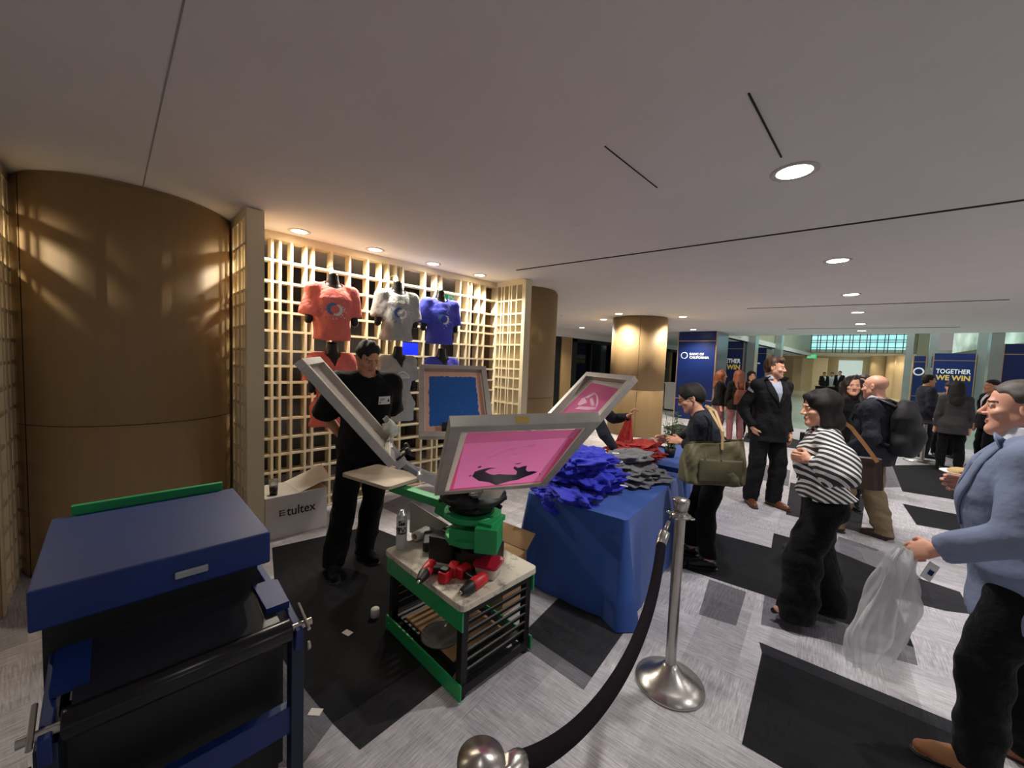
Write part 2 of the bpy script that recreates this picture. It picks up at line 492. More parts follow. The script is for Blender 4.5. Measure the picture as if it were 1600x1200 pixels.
def decal(name, V2, F2, bvh, origin, u, v, mat_, parent, lift=0.003, reach=0.3):
    """lay flat outlines V2/F2 on the surface in bvh by looking along -n from the plane (origin,u,v)"""
    u = Vector(u).normalized(); v = Vector(v).normalized(); n = u.cross(v); o = Vector(origin)
    bm = bmesh.new(); vs = [bm.verts.new((a, b, 0)) for a, b in V2]
    for f in F2:
        try: bm.faces.new([vs[i] for i in f])
        except ValueError: pass
    bmesh.ops.triangulate(bm, faces=bm.faces[:])
    for _ in range(3):
        lg = [e for e in bm.edges if e.calc_length() > 0.02]
        if not lg: break
        bmesh.ops.subdivide_edges(bm, edges=lg, cuts=1); bmesh.ops.triangulate(bm, faces=bm.faces[:])
    bad = []
    for q in bm.verts:
        p = o + u * q.co.x + v * q.co.y
        h, nn, _, _ = bvh.ray_cast(p + n * reach, -n, reach * 2)
        if h is None: bad.append(q); continue
        q.co = h + n * lift
    bmesh.ops.delete(bm, geom=bad, context='VERTS')
    me = bpy.data.meshes.new(name); bm.to_mesh(me); bm.free(); me.materials.append(mat_)
    ob = bpy.data.objects.new(name, me); COL.objects.link(ob); ob.parent = parent
    return ob
# ---------------------------------------------------------------- people
def unit(v): v = np.array(v, float); return v / (np.linalg.norm(v) + 1e-12)
def rotm(yaw=0, pitch=0, roll=0):
    """columns right, forward, up; yaw turns left, pitch looks down, roll tips to the right (degrees)"""
    y, p, r = (math.radians(a) for a in (yaw, pitch, roll))
    Rz = np.array([[math.cos(y), -math.sin(y), 0], [math.sin(y), math.cos(y), 0], [0, 0, 1]])
    Rx = np.array([[1, 0, 0], [0, math.cos(p), math.sin(p)], [0, -math.sin(p), math.cos(p)]])
    Ry = np.array([[math.cos(r), 0, math.sin(r)], [0, 1, 0], [-math.sin(r), 0, math.cos(r)]])
    return Rz @ Rx @ Ry
def ik(a, t, l1, l2, pole):
    a = np.array(a, float); t = np.array(t, float); d = t - a; L = np.linalg.norm(d)
    if L > (l1 + l2) * 0.995: t = a + d / L * (l1 + l2) * 0.995; d = t - a; L = np.linalg.norm(d)
    x = (l1 * l1 - l2 * l2 + L * L) / (2 * L); h = math.sqrt(max(l1 * l1 - x * x, 0))
    u = d / L; p = np.array(pole, float); p = p - u * (p @ u); p = unit(p)
    return a + u * x + p * h, t

M_TORSO = [(-.12, .150, .112, -.005), (-.02, .165, .118, -.008), (.12, .152, .106, .005), (.26, .163, .116, .010), (.36, .172, .120, .008), (.42, .150, .104, .000), (.465, .112, .084, -.008), (.505, .072, .066, -.014), (.53, .058, .058, -.014)]
F_TORSO = [(-.12, .150, .112, -.010), (-.03, .168, .118, -.012), (.12, .128, .095, .004), (.25, .138, .108, .012), (.34, .147, .122, .016), (.41, .130, .094, .002), (.455, .095, .074, -.008), (.49, .060, .056, -.014), (.52, .048, .050, -.014)]

class Fig:
    """a posed figure: all joints in the figure's own space (feet at z = 0, facing +Y)"""
    def __init__(s, H=1.75, sex='m', lean=0, twist=0, head=(0, 0, 0), feet=None, wrists=None, poles=None, hands=None, width=1.0, belly=0.0, hipdrop=0.0, stoop=0.0):
        s.H = H; s.k = k = H / 1.75; s.sex = sex; s.hk = 0.5 * k + 0.5
        s.width = width; s.belly = belly
        s.T = rotm(twist, lean)
        s.pel = np.array([0, -math.sin(math.radians(lean)) * 0.12 * k, 0.53 * H - hipdrop])
        s.neck = s.pel + s.T[:, 2] * 0.295 * H + s.T[:, 1] * -0.012 + np.array([0, math.sin(math.radians(stoop)) * .05, 0])
        s.R = rotm(*head)
        nv = unit(s.T[:, 2] + np.array([0, 0, 0.8]))
        s.hc = s.neck + nv * 0.125 * s.hk + s.R[:, 1] * 0.022 + s.T[:, 1] * 0.012
        sw = (0.185 if sex == 'm' else 0.158) * k * width
        s.sh = {q: s.pel + s.T[:, 2] * (0.248 * H) + s.T[:, 0] * sw * q for q in (1, -1)}   # 1 = right
        s.hip = {q: s.pel + np.array([0.088 * k * q * (1 if sex == 'm' else 1.03), 0, -0.02]) for q in (1, -1)}
        feet = feet or {}
        s.foot = {q: feet.get(q, (0.11 * q, 0.0, -8 * q)) for q in (1, -1)}   # x, y, yaw
        s.ank, s.knee, s.fdir = {}, {}, {}
        for q in (1, -1):
            x, y, a = s.foot[q][:3]; lift = s.foot[q][3] if len(s.foot[q]) > 3 else 0
            fd = rotm(a)[:, 1]; s.fdir[q] = fd
            tg = np.array([x, y, 0.085 * k + lift]); ll = max(0.2365 * H if not lift else 0, np.linalg.norm(tg - s.hip[q]) * .5035); ll = min(ll, .26 * H)
            kn, an = ik(s.hip[q], tg, ll, ll, fd + np.array([0, .3, 0])); s.knee[q] = kn; s.ank[q] = an
        ua, fa = 0.167 * H, 0.150 * H
        s.elb, s.wr = {}, {}
        wrists = wrists or {}; poles = poles or {}
        for q in (1, -1):
            t = wrists.get(q)
            t = s.sh[q] + np.array([0.05 * q, 0.06, -(ua + fa) * 0.98]) if t is None else np.array(t, float)
            s.elb[q], s.wr[q] = ik(s.sh[q], t, ua, fa, poles.get(q, (0.3 * q, -1, 0)))
        s.hand = {}
        hands = hands or {}
        for q in (1, -1):
            h = hands.get(q, {})
            d = unit(h.get('dir', s.wr[q] - s.elb[q])); th = np.array(h.get('thumb', (0, 1, 0.2)), float)
            l = unit(th - d * (th @ d)); n = np.cross(d, l) * (-1 if q == 1 else 1)
            s.hand[q] = (d, l, n, h.get('curl', 0.35), h.get('show', True))
        s.secs = [(z * k, a * k * width, (b + (belly if 0 < z < .3 else belly * .4)) * k, (y + (belly * .6 if 0 < z < .3 else 0)) * k) for z, a, b, y in (M_TORSO if sex == 'm' else F_TORSO)]
    def bounds(s, pad=0.12):
        P = [s.pel, s.neck, s.hc] + [d[q] for d in (s.sh, s.hip, s.ank, s.knee, s.elb, s.wr) for q in (1, -1)] + [s.hc + [0.12, .12, .16], s.hc - [.12, .12, .16]]
        P += [s.wr[q] + s.hand[q][0] * 0.17 for q in (1, -1)] + [s.ank[q] + s.fdir[q] * .2 for q in (1, -1)]
        P = np.array(P); lo = P.min(0) - pad; hi = P.max(0) + pad; lo[2] = min(lo[2], -0.03); return lo, hi

def head_sdf(S, f, nose=1.0, jaw=1.0, fem=False):
    k = f.hk; R = f.R; c = f.hc
    def W(x, y, z): return c + R @ (np.array([x, y, z]) * k)
    S.ell(W(0, -.012, .035), np.array((.074, .094, .080)) * k, R, 0.0)
    S.ell(W(0, .020, -.024), np.array((.063, .067, .080)) * k, R, 0.02)
    S.cap(W(0, .03, -.058), W(0, .066, -.098), (.044 if fem else .050) * k * jaw, (.020 if fem else .025) * k * jaw, 0.02)
    for q in (1, -1):
        S.cap(W(.043 * q, .002, -.052), W(.018 * q, .058, -.094), .022 * k * jaw, .017 * k * jaw, 0.03)
        S.ell(W(.043 * q, .058, -.024), np.array((.022, .020, .018)) * k, R, 0.015)
    S.cap(W(-.03, .078, .020), W(.03, .078, .020), .010 * k, .010 * k, 0.014)
    for q in (1, -1):
        S.ell(W(.031 * q, .094, .002), np.array((.017, .014, .0115)) * k, R, 0.012, 'sub')
    S.cap(W(0, .084, .006), W(0, .084 + .020 * nose, -.028), .0075 * k, .0105 * k, 0.010)
    for q in (1, -1):
        S.ell(W(.011 * q, .092, -.032), np.array((.008, .010, .007)) * k, R, 0.006)
        S.ell(W(.031 * q, .0715, .002), np.array((.0135, .0135, .0135)) * k, R, 0.002)
        S.cap(W(.017 * q, .0835, .0095), W(.045 * q, .0765, .0085), .0042 * k, .0042 * k, 0.003)
    S.cap(W(-.014, .0835, -.0580), W(.014, .0835, -.0580), .0050 * k, .0050 * k, 0.008)
    S.cap(W(-.011, .0845, -.0675), W(.011, .0845, -.0675), .0056 * k, .0056 * k, 0.008)
    S.cap(W(-.021, .0925, -.0628), W(.021, .0925, -.0628), .0022 * k, .0022 * k, 0.004, 'sub')
    for q in (1, -1):
        Re = R @ rotm(20 * q, 0, 0)
        S.ell(W(.076 * q, -.012, -.004), np.array((.008, .019, .031)) * k, Re, 0.006)
        S.ell(W(.084 * q, -.008, -.000), np.array((.006, .010, .017)) * k, Re, 0.004, 'sub')
    S.cap(W(0, -.020, -.055), f.neck - f.T[:, 2] * 0.03, (.046 if fem else .056) * k, (.054 if fem else .066) * k, 0.025)

def hand_sdf(S, f, q):
    d, l, n, curl, show = f.hand[q]; k = f.hk * (1.0 if f.sex == 'm' else .9); w = f.wr[q]
    R = np.stack([l, d, n], 1)
    S.ell(w + d * .045 * k, np.array((.040, .052, .0155)) * k, R, 0.015)
    S.ell(w + d * .035 * k + l * .022 * k + n * .008 * k, np.array((.018, .030, .016)) * k, R, 0.012)
    for i, (o, L) in enumerate(((.030, .070), (.010, .078), (-.010, .073), (-.029, .056))):
        p = w + d * (.084 - .006 * abs(i - 1)) * k + l * o * k; a = 0.0
        for j, fr in enumerate((.45, .32, .23)):
            a += curl * (0.75, 1.15, 0.8)[j] * (1 + .06 * i); dd = d * math.cos(a) + n * math.sin(a) + l * (o * 0.6)
            e = p + dd * L * fr * 1.25 * k
            S.cap(p, e, (.0092 - .0008 * j) * k, (.0086 - .0009 * j) * k, 0.004); p = e
    p = w + d * .025 * k + l * .030 * k + n * .006 * k
    t1 = unit(l * .62 + d * .70 + n * .30); t2 = unit(l * .15 + d * .85 + n * (.3 + curl * .6))
    m_ = p + t1 * .040 * k; S.cap(p, m_, .0125 * k, .0105 * k, 0.008); S.cap(m_, m_ + t2 * .036 * k, .0102 * k, .0082 * k, 0.004)

SKIN = {}
def skin_mats(tone):
    if tone not in SKIN:
        c = {'fair': (226, 170, 140), 'tan': (205, 148, 112), 'dark': (120, 80, 58), 'pink': (226, 168, 142)}[tone]
        a = mat('skin_' + tone, c, 0.5, 0, 0.06, 14, 0.05, 220)
        a.node_tree.nodes['Principled BSDF'].inputs['Subsurface Weight'].default_value = 0.06
        a.node_tree.nodes['Principled BSDF'].inputs['Subsurface Radius'].default_value = (0.02, 0.008, 0.004)
        SKIN[tone] = [a, mat('lips_' + tone, tuple(int(v * m) for v, m in zip(c, (.86, .70, .70))), 0.4, 0, 0.05, 20), mat('eyebrow', (72, 50, 40), 0.8, 0, 0.1, 60), mat('eye_white', (225, 220, 214), 0.25, 0, 0.0), mat('iris', (48, 34, 26), 0.2, 0, 0.0), mat('stubble_' + tone, tuple(int(v * .84) for v in c), 0.6, 0, 0.1, 120)]
    return SKIN[tone]

def make_body(f, root, tone='fair', nose=1.0, jaw=1.0, hb=0.018, hh=0.0035, hands_fine=0.0042, brow=1.0, lipstick=False, stubble=False, mouth_open=0.0, hide_legs=False):
    fem = f.sex == 'f'; lo, hi = f.bounds()
    fine = [(f.hc + f.R[:, 1] * .005, 0.130 * f.hk, hh)]
    for q in (1, -1):
        if f.hand[q][4] and hands_fine: fine.append((f.wr[q] + f.hand[q][0] * .08, 0.10, hands_fine))
    S = SDF(lo, hi, hb, fine); k = f.k
    S.loft(f.pel, f.T, f.secs, 0.0, inflate=-0.012 * k)
    for q in (1, -1):
        S.cap(f.sh[q] + f.T[:, 0] * -.085 * q + f.T[:, 2] * .024 * k, f.sh[q], .038 * k, .046 * k, 0.04)
        S.cap(f.sh[q], f.elb[q], .048 * k, .038 * k, 0.03); S.cap(f.elb[q], f.wr[q], .040 * k, .026 * k, 0.01)
        S.cap(f.elb[q] * .7 + f.wr[q] * .3, f.elb[q] * .3 + f.wr[q] * .7, .037 * k, .030 * k, 0.01)
        S.cap(f.hip[q], f.knee[q], .080 * k, .055 * k, 0.03); S.cap(f.knee[q], f.ank[q], .052 * k, .036 * k, 0.02)
        S.cap(f.knee[q] * .75 + f.ank[q] * .25 - f.fdir[q] * .012, f.knee[q] * .5 + f.ank[q] * .5 - f.fdir[q] * .01, .050 * k, .040 * k, 0.02)
        h = f.ank[q] - np.array([0, 0, .045 * k]); S.cap(h - f.fdir[q] * .02, h + f.fdir[q] * .12 * k, .034 * k, .024 * k, 0.02)
        if hands_fine: hand_sdf(S, f, q)
        else: S.cap(f.wr[q], f.wr[q] + f.hand[q][0] * .09, .028, .030, 0.02)
    head_sdf(S, f, nose, jaw, fem)
    if mouth_open:
        c = f.hc + f.R @ (np.array([0, .092, -.066]) * f.hk); S.ell(c, np.array((.015, .016, .010 * mouth_open)) * f.hk, f.R, 0.004, 'sub')
    def cls(C):
        L = (C - f.hc) @ f.R / f.hk; x, y, z = np.abs(L[:, 0]), L[:, 1], L[:, 2]
        m = np.zeros(len(C), int); hd = (np.linalg.norm(L, axis=1) < .15)
        if stubble: m[hd & (y > .01) & (z < -.045) & (z > -.13) & (x < .07)] = 5
        lip = hd & (y > .076) & (x < .021) & (z < -.0545 - .18 * x) & (z > -.0722 + .30 * x); m[lip] = 1
        br = hd & (y > .05) & (x > .011) & (x < .049) & (z > .0165 + .10 * (.05 - x) - .0 + .0) & (z < .0165 + .10 * (.05 - x) + (.0065 if not fem else .0048) * brow); m[br] = 2
        ec = np.sqrt((x - .031) ** 2 + (y - .0715) ** 2 + (z - .002) ** 2)
        ey = hd & (ec < .0146) & (y > .078) & (np.abs(z - .002) < .0062); m[ey] = 3
        m[ey & (np.hypot(x - .031, z - .002) < .0062)] = 4
        return m
    return S.build('body', skin_mats(tone), root, cls)

def make_hair(f, root, style, m, h=0.0055, seed=1):
    k = f.hk; R = f.R; c = f.hc
    def W(x, y, z): return c + R @ (np.array([x, y, z]) * k)
    r = 0.17 if style not in ('long', 'bob', 'tied', 'waves') else 0.34
    lo = np.minimum(c - r, c - [r, r, .36 if r > .2 else r]); hi = c + r
    S = SDF(lo, hi, h)
    def clip_face(y0=.052, zt=.066, w=.066):
        """keep the face clear below the hairline"""
        S.ell(W(0, .085, -.028), np.array((w, .062, zt + .028)) * k, R, 0.010, 'sub')
    if style in ('short', 'crop', 'side'):
        t = .006 if style == 'crop' else .013
        S.ell(W(0, -.016, .036), np.array((.076 + t * .6, .095 + t * .7, .080 + t)) * k, R, 0.0)
        S.ell(W(0, -.052, -.012), np.array((.066, .056, .062)) * k, R, 0.02)
        if style == 'side': S.ell(W(.012, .045, .088), np.array((.052, .040, .028)) * k, R, 0.02)
        clip_face(zt=.073, w=.078)
        for q in (1, -1): S.ell(W(.072 * q, .066, .022), np.array((.034, .040, .050)) * k, R, 0.012, 'sub')
        S.half(W(0, 0, -.052), R @ np.array([0, .25, -1]), 0.012)
        for q in (1, -1):
            S.ell(W(.082 * q, .012, -.020), np.array((.034, .030, .036)) * k, R, 0.010, 'sub')
    elif style in ('updo', 'pixie'):
        S.ell(W(0, -.018, .038), np.array((.090, .108, .098)) * k, R, 0.0)
        S.ell(W(0, -.066, .000), np.array((.078, .062, .082)) * k, R, 0.03)
        clip_face(zt=.066, w=.072)
        S.half(W(0, 0, -.078), R @ np.array([0, .3, -1]), 0.015)
        for q in (1, -1): S.ell(W(.084 * q, .016, -.022), np.array((.030, .030, .040)) * k, R, 0.010, 'sub')
    elif style == 'bob':
        S.ell(W(0, -.014, .040), np.array((.090, .104, .092)) * k, R, 0.0)
        S.cap(W(0, -.048, .02), W(0, -.052, -.105), .078 * k, .078 * k, 0.03)
        for q in (1, -1): S.cap(W(.064 * q, .000, .03), W(.068 * q, -.004, -.105), .032 * k, .030 * k, 0.03)
        S.cap(W(-.05, .062, .078), W(.03, .070, .082), .022 * k, .022 * k, 0.02)
        S.ell(W(0, .098, -.045), np.array((.058, .070, .110)) * k, R, 0.012, 'sub')
    else:
        S.ell(W(0, -.014, .040), np.array((.092, .106, .092)) * k, R, 0.0)
        S.cap(W(0, -.060, .03), W(0, -.075, -.24), .088 * k, .105 * k, 0.04)
        for q in (1, -1): S.cap(W(.070 * q, -.004, .03), W(.085 * q, -.002, -.22), .038 * k, .046 * k, 0.03)
        if style == 'waves': S.wrinkle(.008, 34, seed)
        S.ell(W(0, .100, -.050), np.array((.060, .072, .116)) * k, R, 0.012, 'sub')
        if style == 'tied': S.cap(W(0, -.10, -.02), W(0, -.12, -.16), .03 * k, .022 * k, 0.02)
    S.wrinkle(.0022, 70, seed, stretch=(1, 1, .35)); S.wrinkle(.0030, 30, seed + 3)
    return S.build('hair', m, root)

def make_top(f, root, name, m, sleeve=1.0, hem=-.06, ease=.014, arm=.016, neck=(.070, .0), vneck=None, h=.010, wr=.004, freq=26, seed=0, flare=0.0, collar=None, sleeve_r=None, lapel=False, skirt_k=.02, puff=0.0, classify=None, cuff=None):
    """a garment for the upper body: torso and sleeves in one piece. sleeve 0..2: 1 = to the elbow, 2 = to the wrist"""
    lo, hi = f.bounds(.16); lo[2] = f.pel[2] + hem * f.k - .1; S = SDF(lo, hi, h); k = f.k
    secs = [(z, a, b, y) for z, a, b, y in f.secs]
    z0 = hem * k
    secs = [q for q in secs if q[0] > z0 + .03]
    b0 = np.array([np.interp(z0, [q[0] for q in f.secs], [q[i] for q in f.secs]) for i in (1, 2, 3)])
    secs = [(z0, b0[0] + flare, b0[1] + flare, b0[2])] + secs
    secs = [(z, a + .020 * k * lo_, b + .024 * k * lo_, y) for z, a, b, y in secs for lo_ in [min(max((.14 * k - z) / (.1 * k), 0), 1)]]
    S.loft(f.pel, f.T, secs, 0.0, inflate=ease)
    for q in (1, -1):
        S.cap(f.sh[q] - f.T[:, 0] * .085 * q + f.T[:, 2] * .030 * k, f.sh[q] + f.T[:, 0] * .004 * q, .044 * k + ease * .5, .050 * k + ease * .5, 0.04)
        e, w = f.elb[q], f.wr[q]; r0 = .050 * k + arm; r1 = .042 * k + arm; r2 = (cuff if cuff else .030 * k + arm * .8)
        if sleeve <= 1: S.cap(f.sh[q], f.sh[q] + (e - f.sh[q]) * sleeve, r0, r0 + .010 if sleeve_r is None else sleeve_r, 0.035, flatend=True)
        else:
            S.cap(f.sh[q], e, r0, r1, 0.035); S.cap(e, e + (w - e) * min(sleeve - 1, .97), r1, r2, 0.012, flatend=True)
            if puff:
                S.ell((f.sh[q] + e) / 2 + (e - f.sh[q]) * .1, (puff, puff, puff * 1.6), np.stack([unit(np.cross(e - f.sh[q], [0.3, 1, .1])), unit(np.cross(e - f.sh[q], np.cross(e - f.sh[q], [0.3, 1, .1]))), unit(e - f.sh[q])], 1), 0.04)
                S.ell(e * .55 + w * .45, (puff * .95, puff * .95, puff * 1.25), None, 0.03)
    if wr: S.wrinkle(wr, freq, seed, ([f.pel[2] - .1, f.pel[2] + .1, f.sh[1][2] - .02, f.sh[1][2] + .05], [1, 1, .7, .2]))
    if lapel:
        # raised lapels and collar beside the opening, before it is cut
        V0 = f.pel + f.T[:, 2] * vneck * k; D0 = S.D.copy()
    S.half(f.pel + f.T[:, 2] * (z0 + .004), -f.T[:, 2], 0.0, box=(f.pel + f.T[:, 2] * z0, (.34, .34, .12)))
    # neck opening
    nb = f.pel + f.T[:, 2] * (.525 * k) + f.T[:, 1] * (.012 + neck[1])
    S.cap(nb - f.T[:, 2] * .012 + f.T[:, 1] * .012, nb + f.T[:, 2] * .3 + f.T[:, 1] * .05, neck[0] * k, neck[0] * k, 0.006, 'sub')
    if vneck is not None:
        V = f.pel + f.T[:, 2] * vneck * k; top = f.pel + f.T[:, 2] * .55 * k; x = f.T[:, 0]; hw = .085 * k
        pl = []
        for q in (1, -1):
            edge = top + x * hw * q - V; nrm = np.cross(edge, f.T[:, 1]) * q; nrm = nrm if nrm @ x * q > 0 else -nrm; pl.append((V, nrm))
        pl.append((f.pel + f.T[:, 1] * .03, -f.T[:, 1]))
        S.wedge(pl)
    if collar:   # a low stand collar round the neck
        cb = f.neck - f.T[:, 2] * .004 + f.T[:, 1] * .004
        S2 = SDF(cb - .13, cb + .13, min(h, .006)); ax = unit(f.T[:, 2] - f.T[:, 1] * .25)
        r = collar[0]; S2.cap(cb - ax * .022, cb + ax * collar[1], r + .006, r, 0); S2.cap(cb - ax * .1, cb + ax * .2, r - .007, r - .007, 0, 'sub')
        S2.half(cb + ax * collar[1] - .0, ax, 0); S2.half(cb - ax * .022, -ax, 0)
        pl = [(cb + f.T[:, 1] * .045 + f.T[:, 0] * q * .006 - f.T[:, 2] * .03, unit(f.T[:, 0] * q * 1.0 - f.T[:, 2] * .45)) for q in (1, -1)] + [(cb + f.T[:, 1] * .01, -f.T[:, 1])]
        S2.wedge(pl)
        S2.build('collar', collar[2] if len(collar) > 2 else m, root)
    return S.build(name, m, root, classify)

def make_lapels(f, root, m, vneck=.16, ease=.03, wdt=.075):
    """two notched lapels lying on the chest along the V of a jacket, and the collar behind the neck"""
    k = f.k; bvh = f.jacket_bvh; T = f.T; V = f.pel + T[:, 2] * vneck * k; top = f.pel + T[:, 2] * .545 * k
    mb = MB()
    for q in (1, -1):
        a = V + T[:, 0] * .002 * q; b = top + T[:, 0] * .083 * k * q
        rows = []
        for i in range(11):
            t = i / 10; p = a + (b - a) * t
            wd = wdt * k * (min(t * 2.2, 1) if t < .62 else (.62 if t < .70 else .85 - .6 * (t - .7)))
            row = []
            for j in range(5):
                pp = p + T[:, 0] * q * wd * j / 4 + T[:, 2] * (-.02 * j / 4)
                hit = bvh.ray_cast(Vector(pp + T[:, 1] * .4), Vector(-T[:, 1]))[0]
                pp = np.array(hit) + T[:, 1] * (.004 + .004 * math.sin(j / 4 * PI)) if hit is not None and (np.array(hit) - f.pel) @ T[:, 1] > .02 else pp + T[:, 1] * .09 * k
                row.append(pp)
            rows.append(row)
        vs = [v for r in rows for v in r]; fs = []
        for i in range(10):
            for j in range(4):
                fs.append((i * 5 + j, i * 5 + j + 1, (i + 1) * 5 + j + 1, (i + 1) * 5 + j))
        mb.add(vs, fs, True)
    return mb.build('lapel', m, root, solid=.005, offset=0)

def make_trousers(f, root, m, ease=.014, leg=(.098, .072, .066), hemz=.045, top=.10, h=.011, wr=.004, seed=5, name='trousers', skirt=False, stretch=1.0):
    lo, hi = f.bounds(.16); hi[2] = f.pel[2] + top * f.k + .08; S = SDF(lo, hi, h); k = f.k
    secs = [(z, a, b, y) for z, a, b, y in f.secs if z < top * k] + [tuple([top * k] + [float(np.interp(top * k, [q[0] for q in f.secs], [q[i] for q in f.secs])) for i in (1, 2, 3)])]
    S.loft(f.pel, f.T, secs, 0.0, inflate=ease * .7)
    for q in (1, -1):
        S.cap(f.hip[q], f.knee[q], leg[0] * k, leg[1] * k, 0.03); S.cap(f.knee[q], f.ank[q] + np.array([0, 0, -.03]), leg[1] * k, leg[2] * k, 0.015)
    S.ell(f.pel + np.array([0, -.05 * k, -.06 * k]), (.150 * k, .10 * k, .10 * k), None, 0.04)
    if wr: S.wrinkle(wr, 22, seed, ([0, .15, f.pel[2] - .2, f.pel[2]], [1.5, 1.3, .9, .5]), (1, 1, 1.3))
    for q in (1, -1):
        p = np.array([f.ank[q][0], f.ank[q][1], hemz]); S.half(p, (0, 0, -1), 0, box=(p - [0, 0, .06], (.16, .16, .08)))
    S.half(f.pel + f.T[:, 2] * top * k, f.T[:, 2], 0, box=(f.pel + f.T[:, 2] * (top * k + .05), (.3, .3, .08)))
    return S.build(name, m, root)

def make_shoes(f, root, m, sole_m, heel=0.0, kind='oxford', h=.006):
    for q in (1, -1):
        a = f.ank[q]; fd = f.fdir[q]; k = f.k * (1 if f.sex == 'm' else .92); z0 = a[2] - .085 * f.k
        b = np.array([a[0], a[1], z0]); lo = b - .24; hi = b + .24; lo[2] = z0 - .02; S = SDF(lo, hi, h)
        rt = np.array([fd[1], -fd[0], 0])
        up = np.array([0, 0, 1.0])
        if kind == 'pump':
            S.cap(b + fd * .02 + up * (.028 + heel * .8), b + fd * .15 * k + up * .022, .030 * k, .022 * k, 0.0)
            S.cap(b - fd * .045 * k + up * (.035 + heel), b + fd * .02 + up * (.032 + heel * .8), .031 * k, .033 * k, 0.02)
            S.cap(b - fd * .05 * k + up * .004, b - fd * .045 * k + up * (.03 + heel), .016 * k, .022 * k, 0.012)
            S.cap(b - fd * .035 + up * (.085 + heel), b + fd * .075 * k + up * (.070 + heel * .5), .030 * k, .030 * k, 0.006, 'sub')
        else:
            hz = 0.075 if kind == 'oxford' else 0.055
            S.cap(b - fd * .045 * k + up * .038, b + fd * .165 * k + up * .030, .040 * k, .032 * k, 0.0, flat=(up, .85))
            S.cap(b + fd * .02 * k + up * .055, b + fd * .12 * k + up * .036, .040 * k, .036 * k, 0.02)
            S.cap(b - fd * .03 * k + up * .045, b + fd * .0 + up * hz, .040 * k, .040 * k, 0.015)
            S.cap(b - fd * .02 + up * (hz + .055), b + fd * .05 * k + up * (hz + .040), .034 * k, .034 * k, 0.006, 'sub')
            S.cap(b - fd * .055 * k + up * .008, b + fd * .17 * k + up * .006, .040 * k, .040 * k, 0.004, flat=(up, .22))
        S.half((0, 0, z0), (0, 0, -1), 0)
        zs = z0 + .014
        S.build('shoe', [m, sole_m], root, lambda C: (C[:, 2] < zs).astype(int))

def make_glasses(f, root, m):
    k = f.hk; R = Matrix(f.R.tolist())
    def W(x, y, z): return Vector(f.hc + f.R @ (np.array([x, y, z]) * k))
    mb = MB()
    for q in (1, -1):
        pts = [W(.031 * q + .022 * math.cos(a), .098 - .10 * abs(.022 * math.cos(a)) * (1 if math.cos(a) * q > 0 else 0), -.001 + .017 * math.sin(a)) for a in np.linspace(0, 2 * PI, 17)]
        mb.tube(pts, .0019, 6, False); mb.tube([W(.053 * q, .094, .003), W(.079 * q, .03, .006), W(.081 * q, -.02, -.002)], .0019, 6)
    mb.tube([W(-.009, .1, .003), W(0, .103, .005), W(.009, .1, .003)], .0019, 6)
    return mb.build('glasses', m, root)

def person(label, x, y, az, group=None):
    """az: the compass direction (degrees from +X towards +Y) that the body faces"""
    return thing('person', label, 'person', (x, y, 0), math.radians(az - 90), group)
# ---------------------------------------------------------------- setting: materials
def carpet(name, base, streak, tile_var, dark=False):
    """woven carpet planks: tiles whose linen streaks run along or across, each tile a little lighter or darker"""
    n = NT(name); co = n.mapping(n.coord('Object'), rot=(0, 0, math.radians(-6)))
    x, y, z = n.sep(co)[:3]
    tx = n.math('FLOOR', n.math('MULTIPLY', x, 4.0)); ty = n.math('FLOOR', n.math('MULTIPLY', n.math('ADD', y, n.math('MULTIPLY', n.math('MODULO', tx, 2.0), 0.5)), 1.0))
    wn = n.n('ShaderNodeTexWhiteNoise', noise_dimensions='2D'); n.link(n.comb(tx, ty, 0), wn.inputs['Vector'])
    tv = n.ramp(wn.outputs['Value'], 0, 1, 1 - tile_var, 1 + tile_var)
    a = n.noise(n.mapping(co, scale=(9, 130, 1)), 1.0, 4, 0.65); b = n.noise(n.mapping(co, scale=(130, 9, 1)), 1.0, 4, 0.65)
    bx = n.math('FLOOR', n.math('MULTIPLY', x, 2.6)); by = n.math('FLOOR', n.math('MULTIPLY', y, 2.6))
    w2 = n.n('ShaderNodeTexWhiteNoise', noise_dimensions='2D'); n.link(n.comb(bx, by, 3), w2.inputs['Vector'])
    sel = n.math('GREATER_THAN', w2.outputs['Value'], 0.42)
    st = n.math('ADD', n.math('MULTIPLY', a, n.math('SUBTRACT', 1.0, n.math('MULTIPLY', sel, .75))), n.math('MULTIPLY', b, n.math('ADD', .25, n.math('MULTIPLY', sel, .75))))
    big = n.noise(n.mapping(co, scale=(2.2, 14, 1)), 1.0, 3); 
    f = n.math('MULTIPLY', n.math('MULTIPLY', n.ramp(st, .42, .82, 1 - streak, 1 + streak), tv), n.ramp(big, .3, .7, .90, 1.10))
    sc = n.n('ShaderNodeVectorMath', operation='SCALE'); sc.inputs[0].default_value = srgb(base); n.link(f, sc.inputs['Scale'])
    n.color(sc.outputs[0]); n.set(Roughness=0.95); n.b.inputs['Specular IOR Level'].default_value = 0.15
    n.bump(n.noise(co, 260, 2), 0.25, 0.004)
    return n.m
M_LIGHT = carpet('carpet_light', (184, 181, 186), 0.34, 0.17)
M_MID = carpet('carpet_grey', (112, 111, 117), 0.30, 0.14)
M_DARK = carpet('carpet_charcoal', (50, 50, 54), 0.30, 0.16)
M_BLACK = carpet('carpet_black', (34, 34, 37), 0.22, 0.12)
M_STONE = mat('pale_polished_stone', (196, 206, 198), 0.16, 0, 0.10, 1.2)
M_CEIL = mat('ceiling_plaster', (222, 218, 216), 0.9, 0, 0.02, 3, 0.06, 180, spec=0.2)
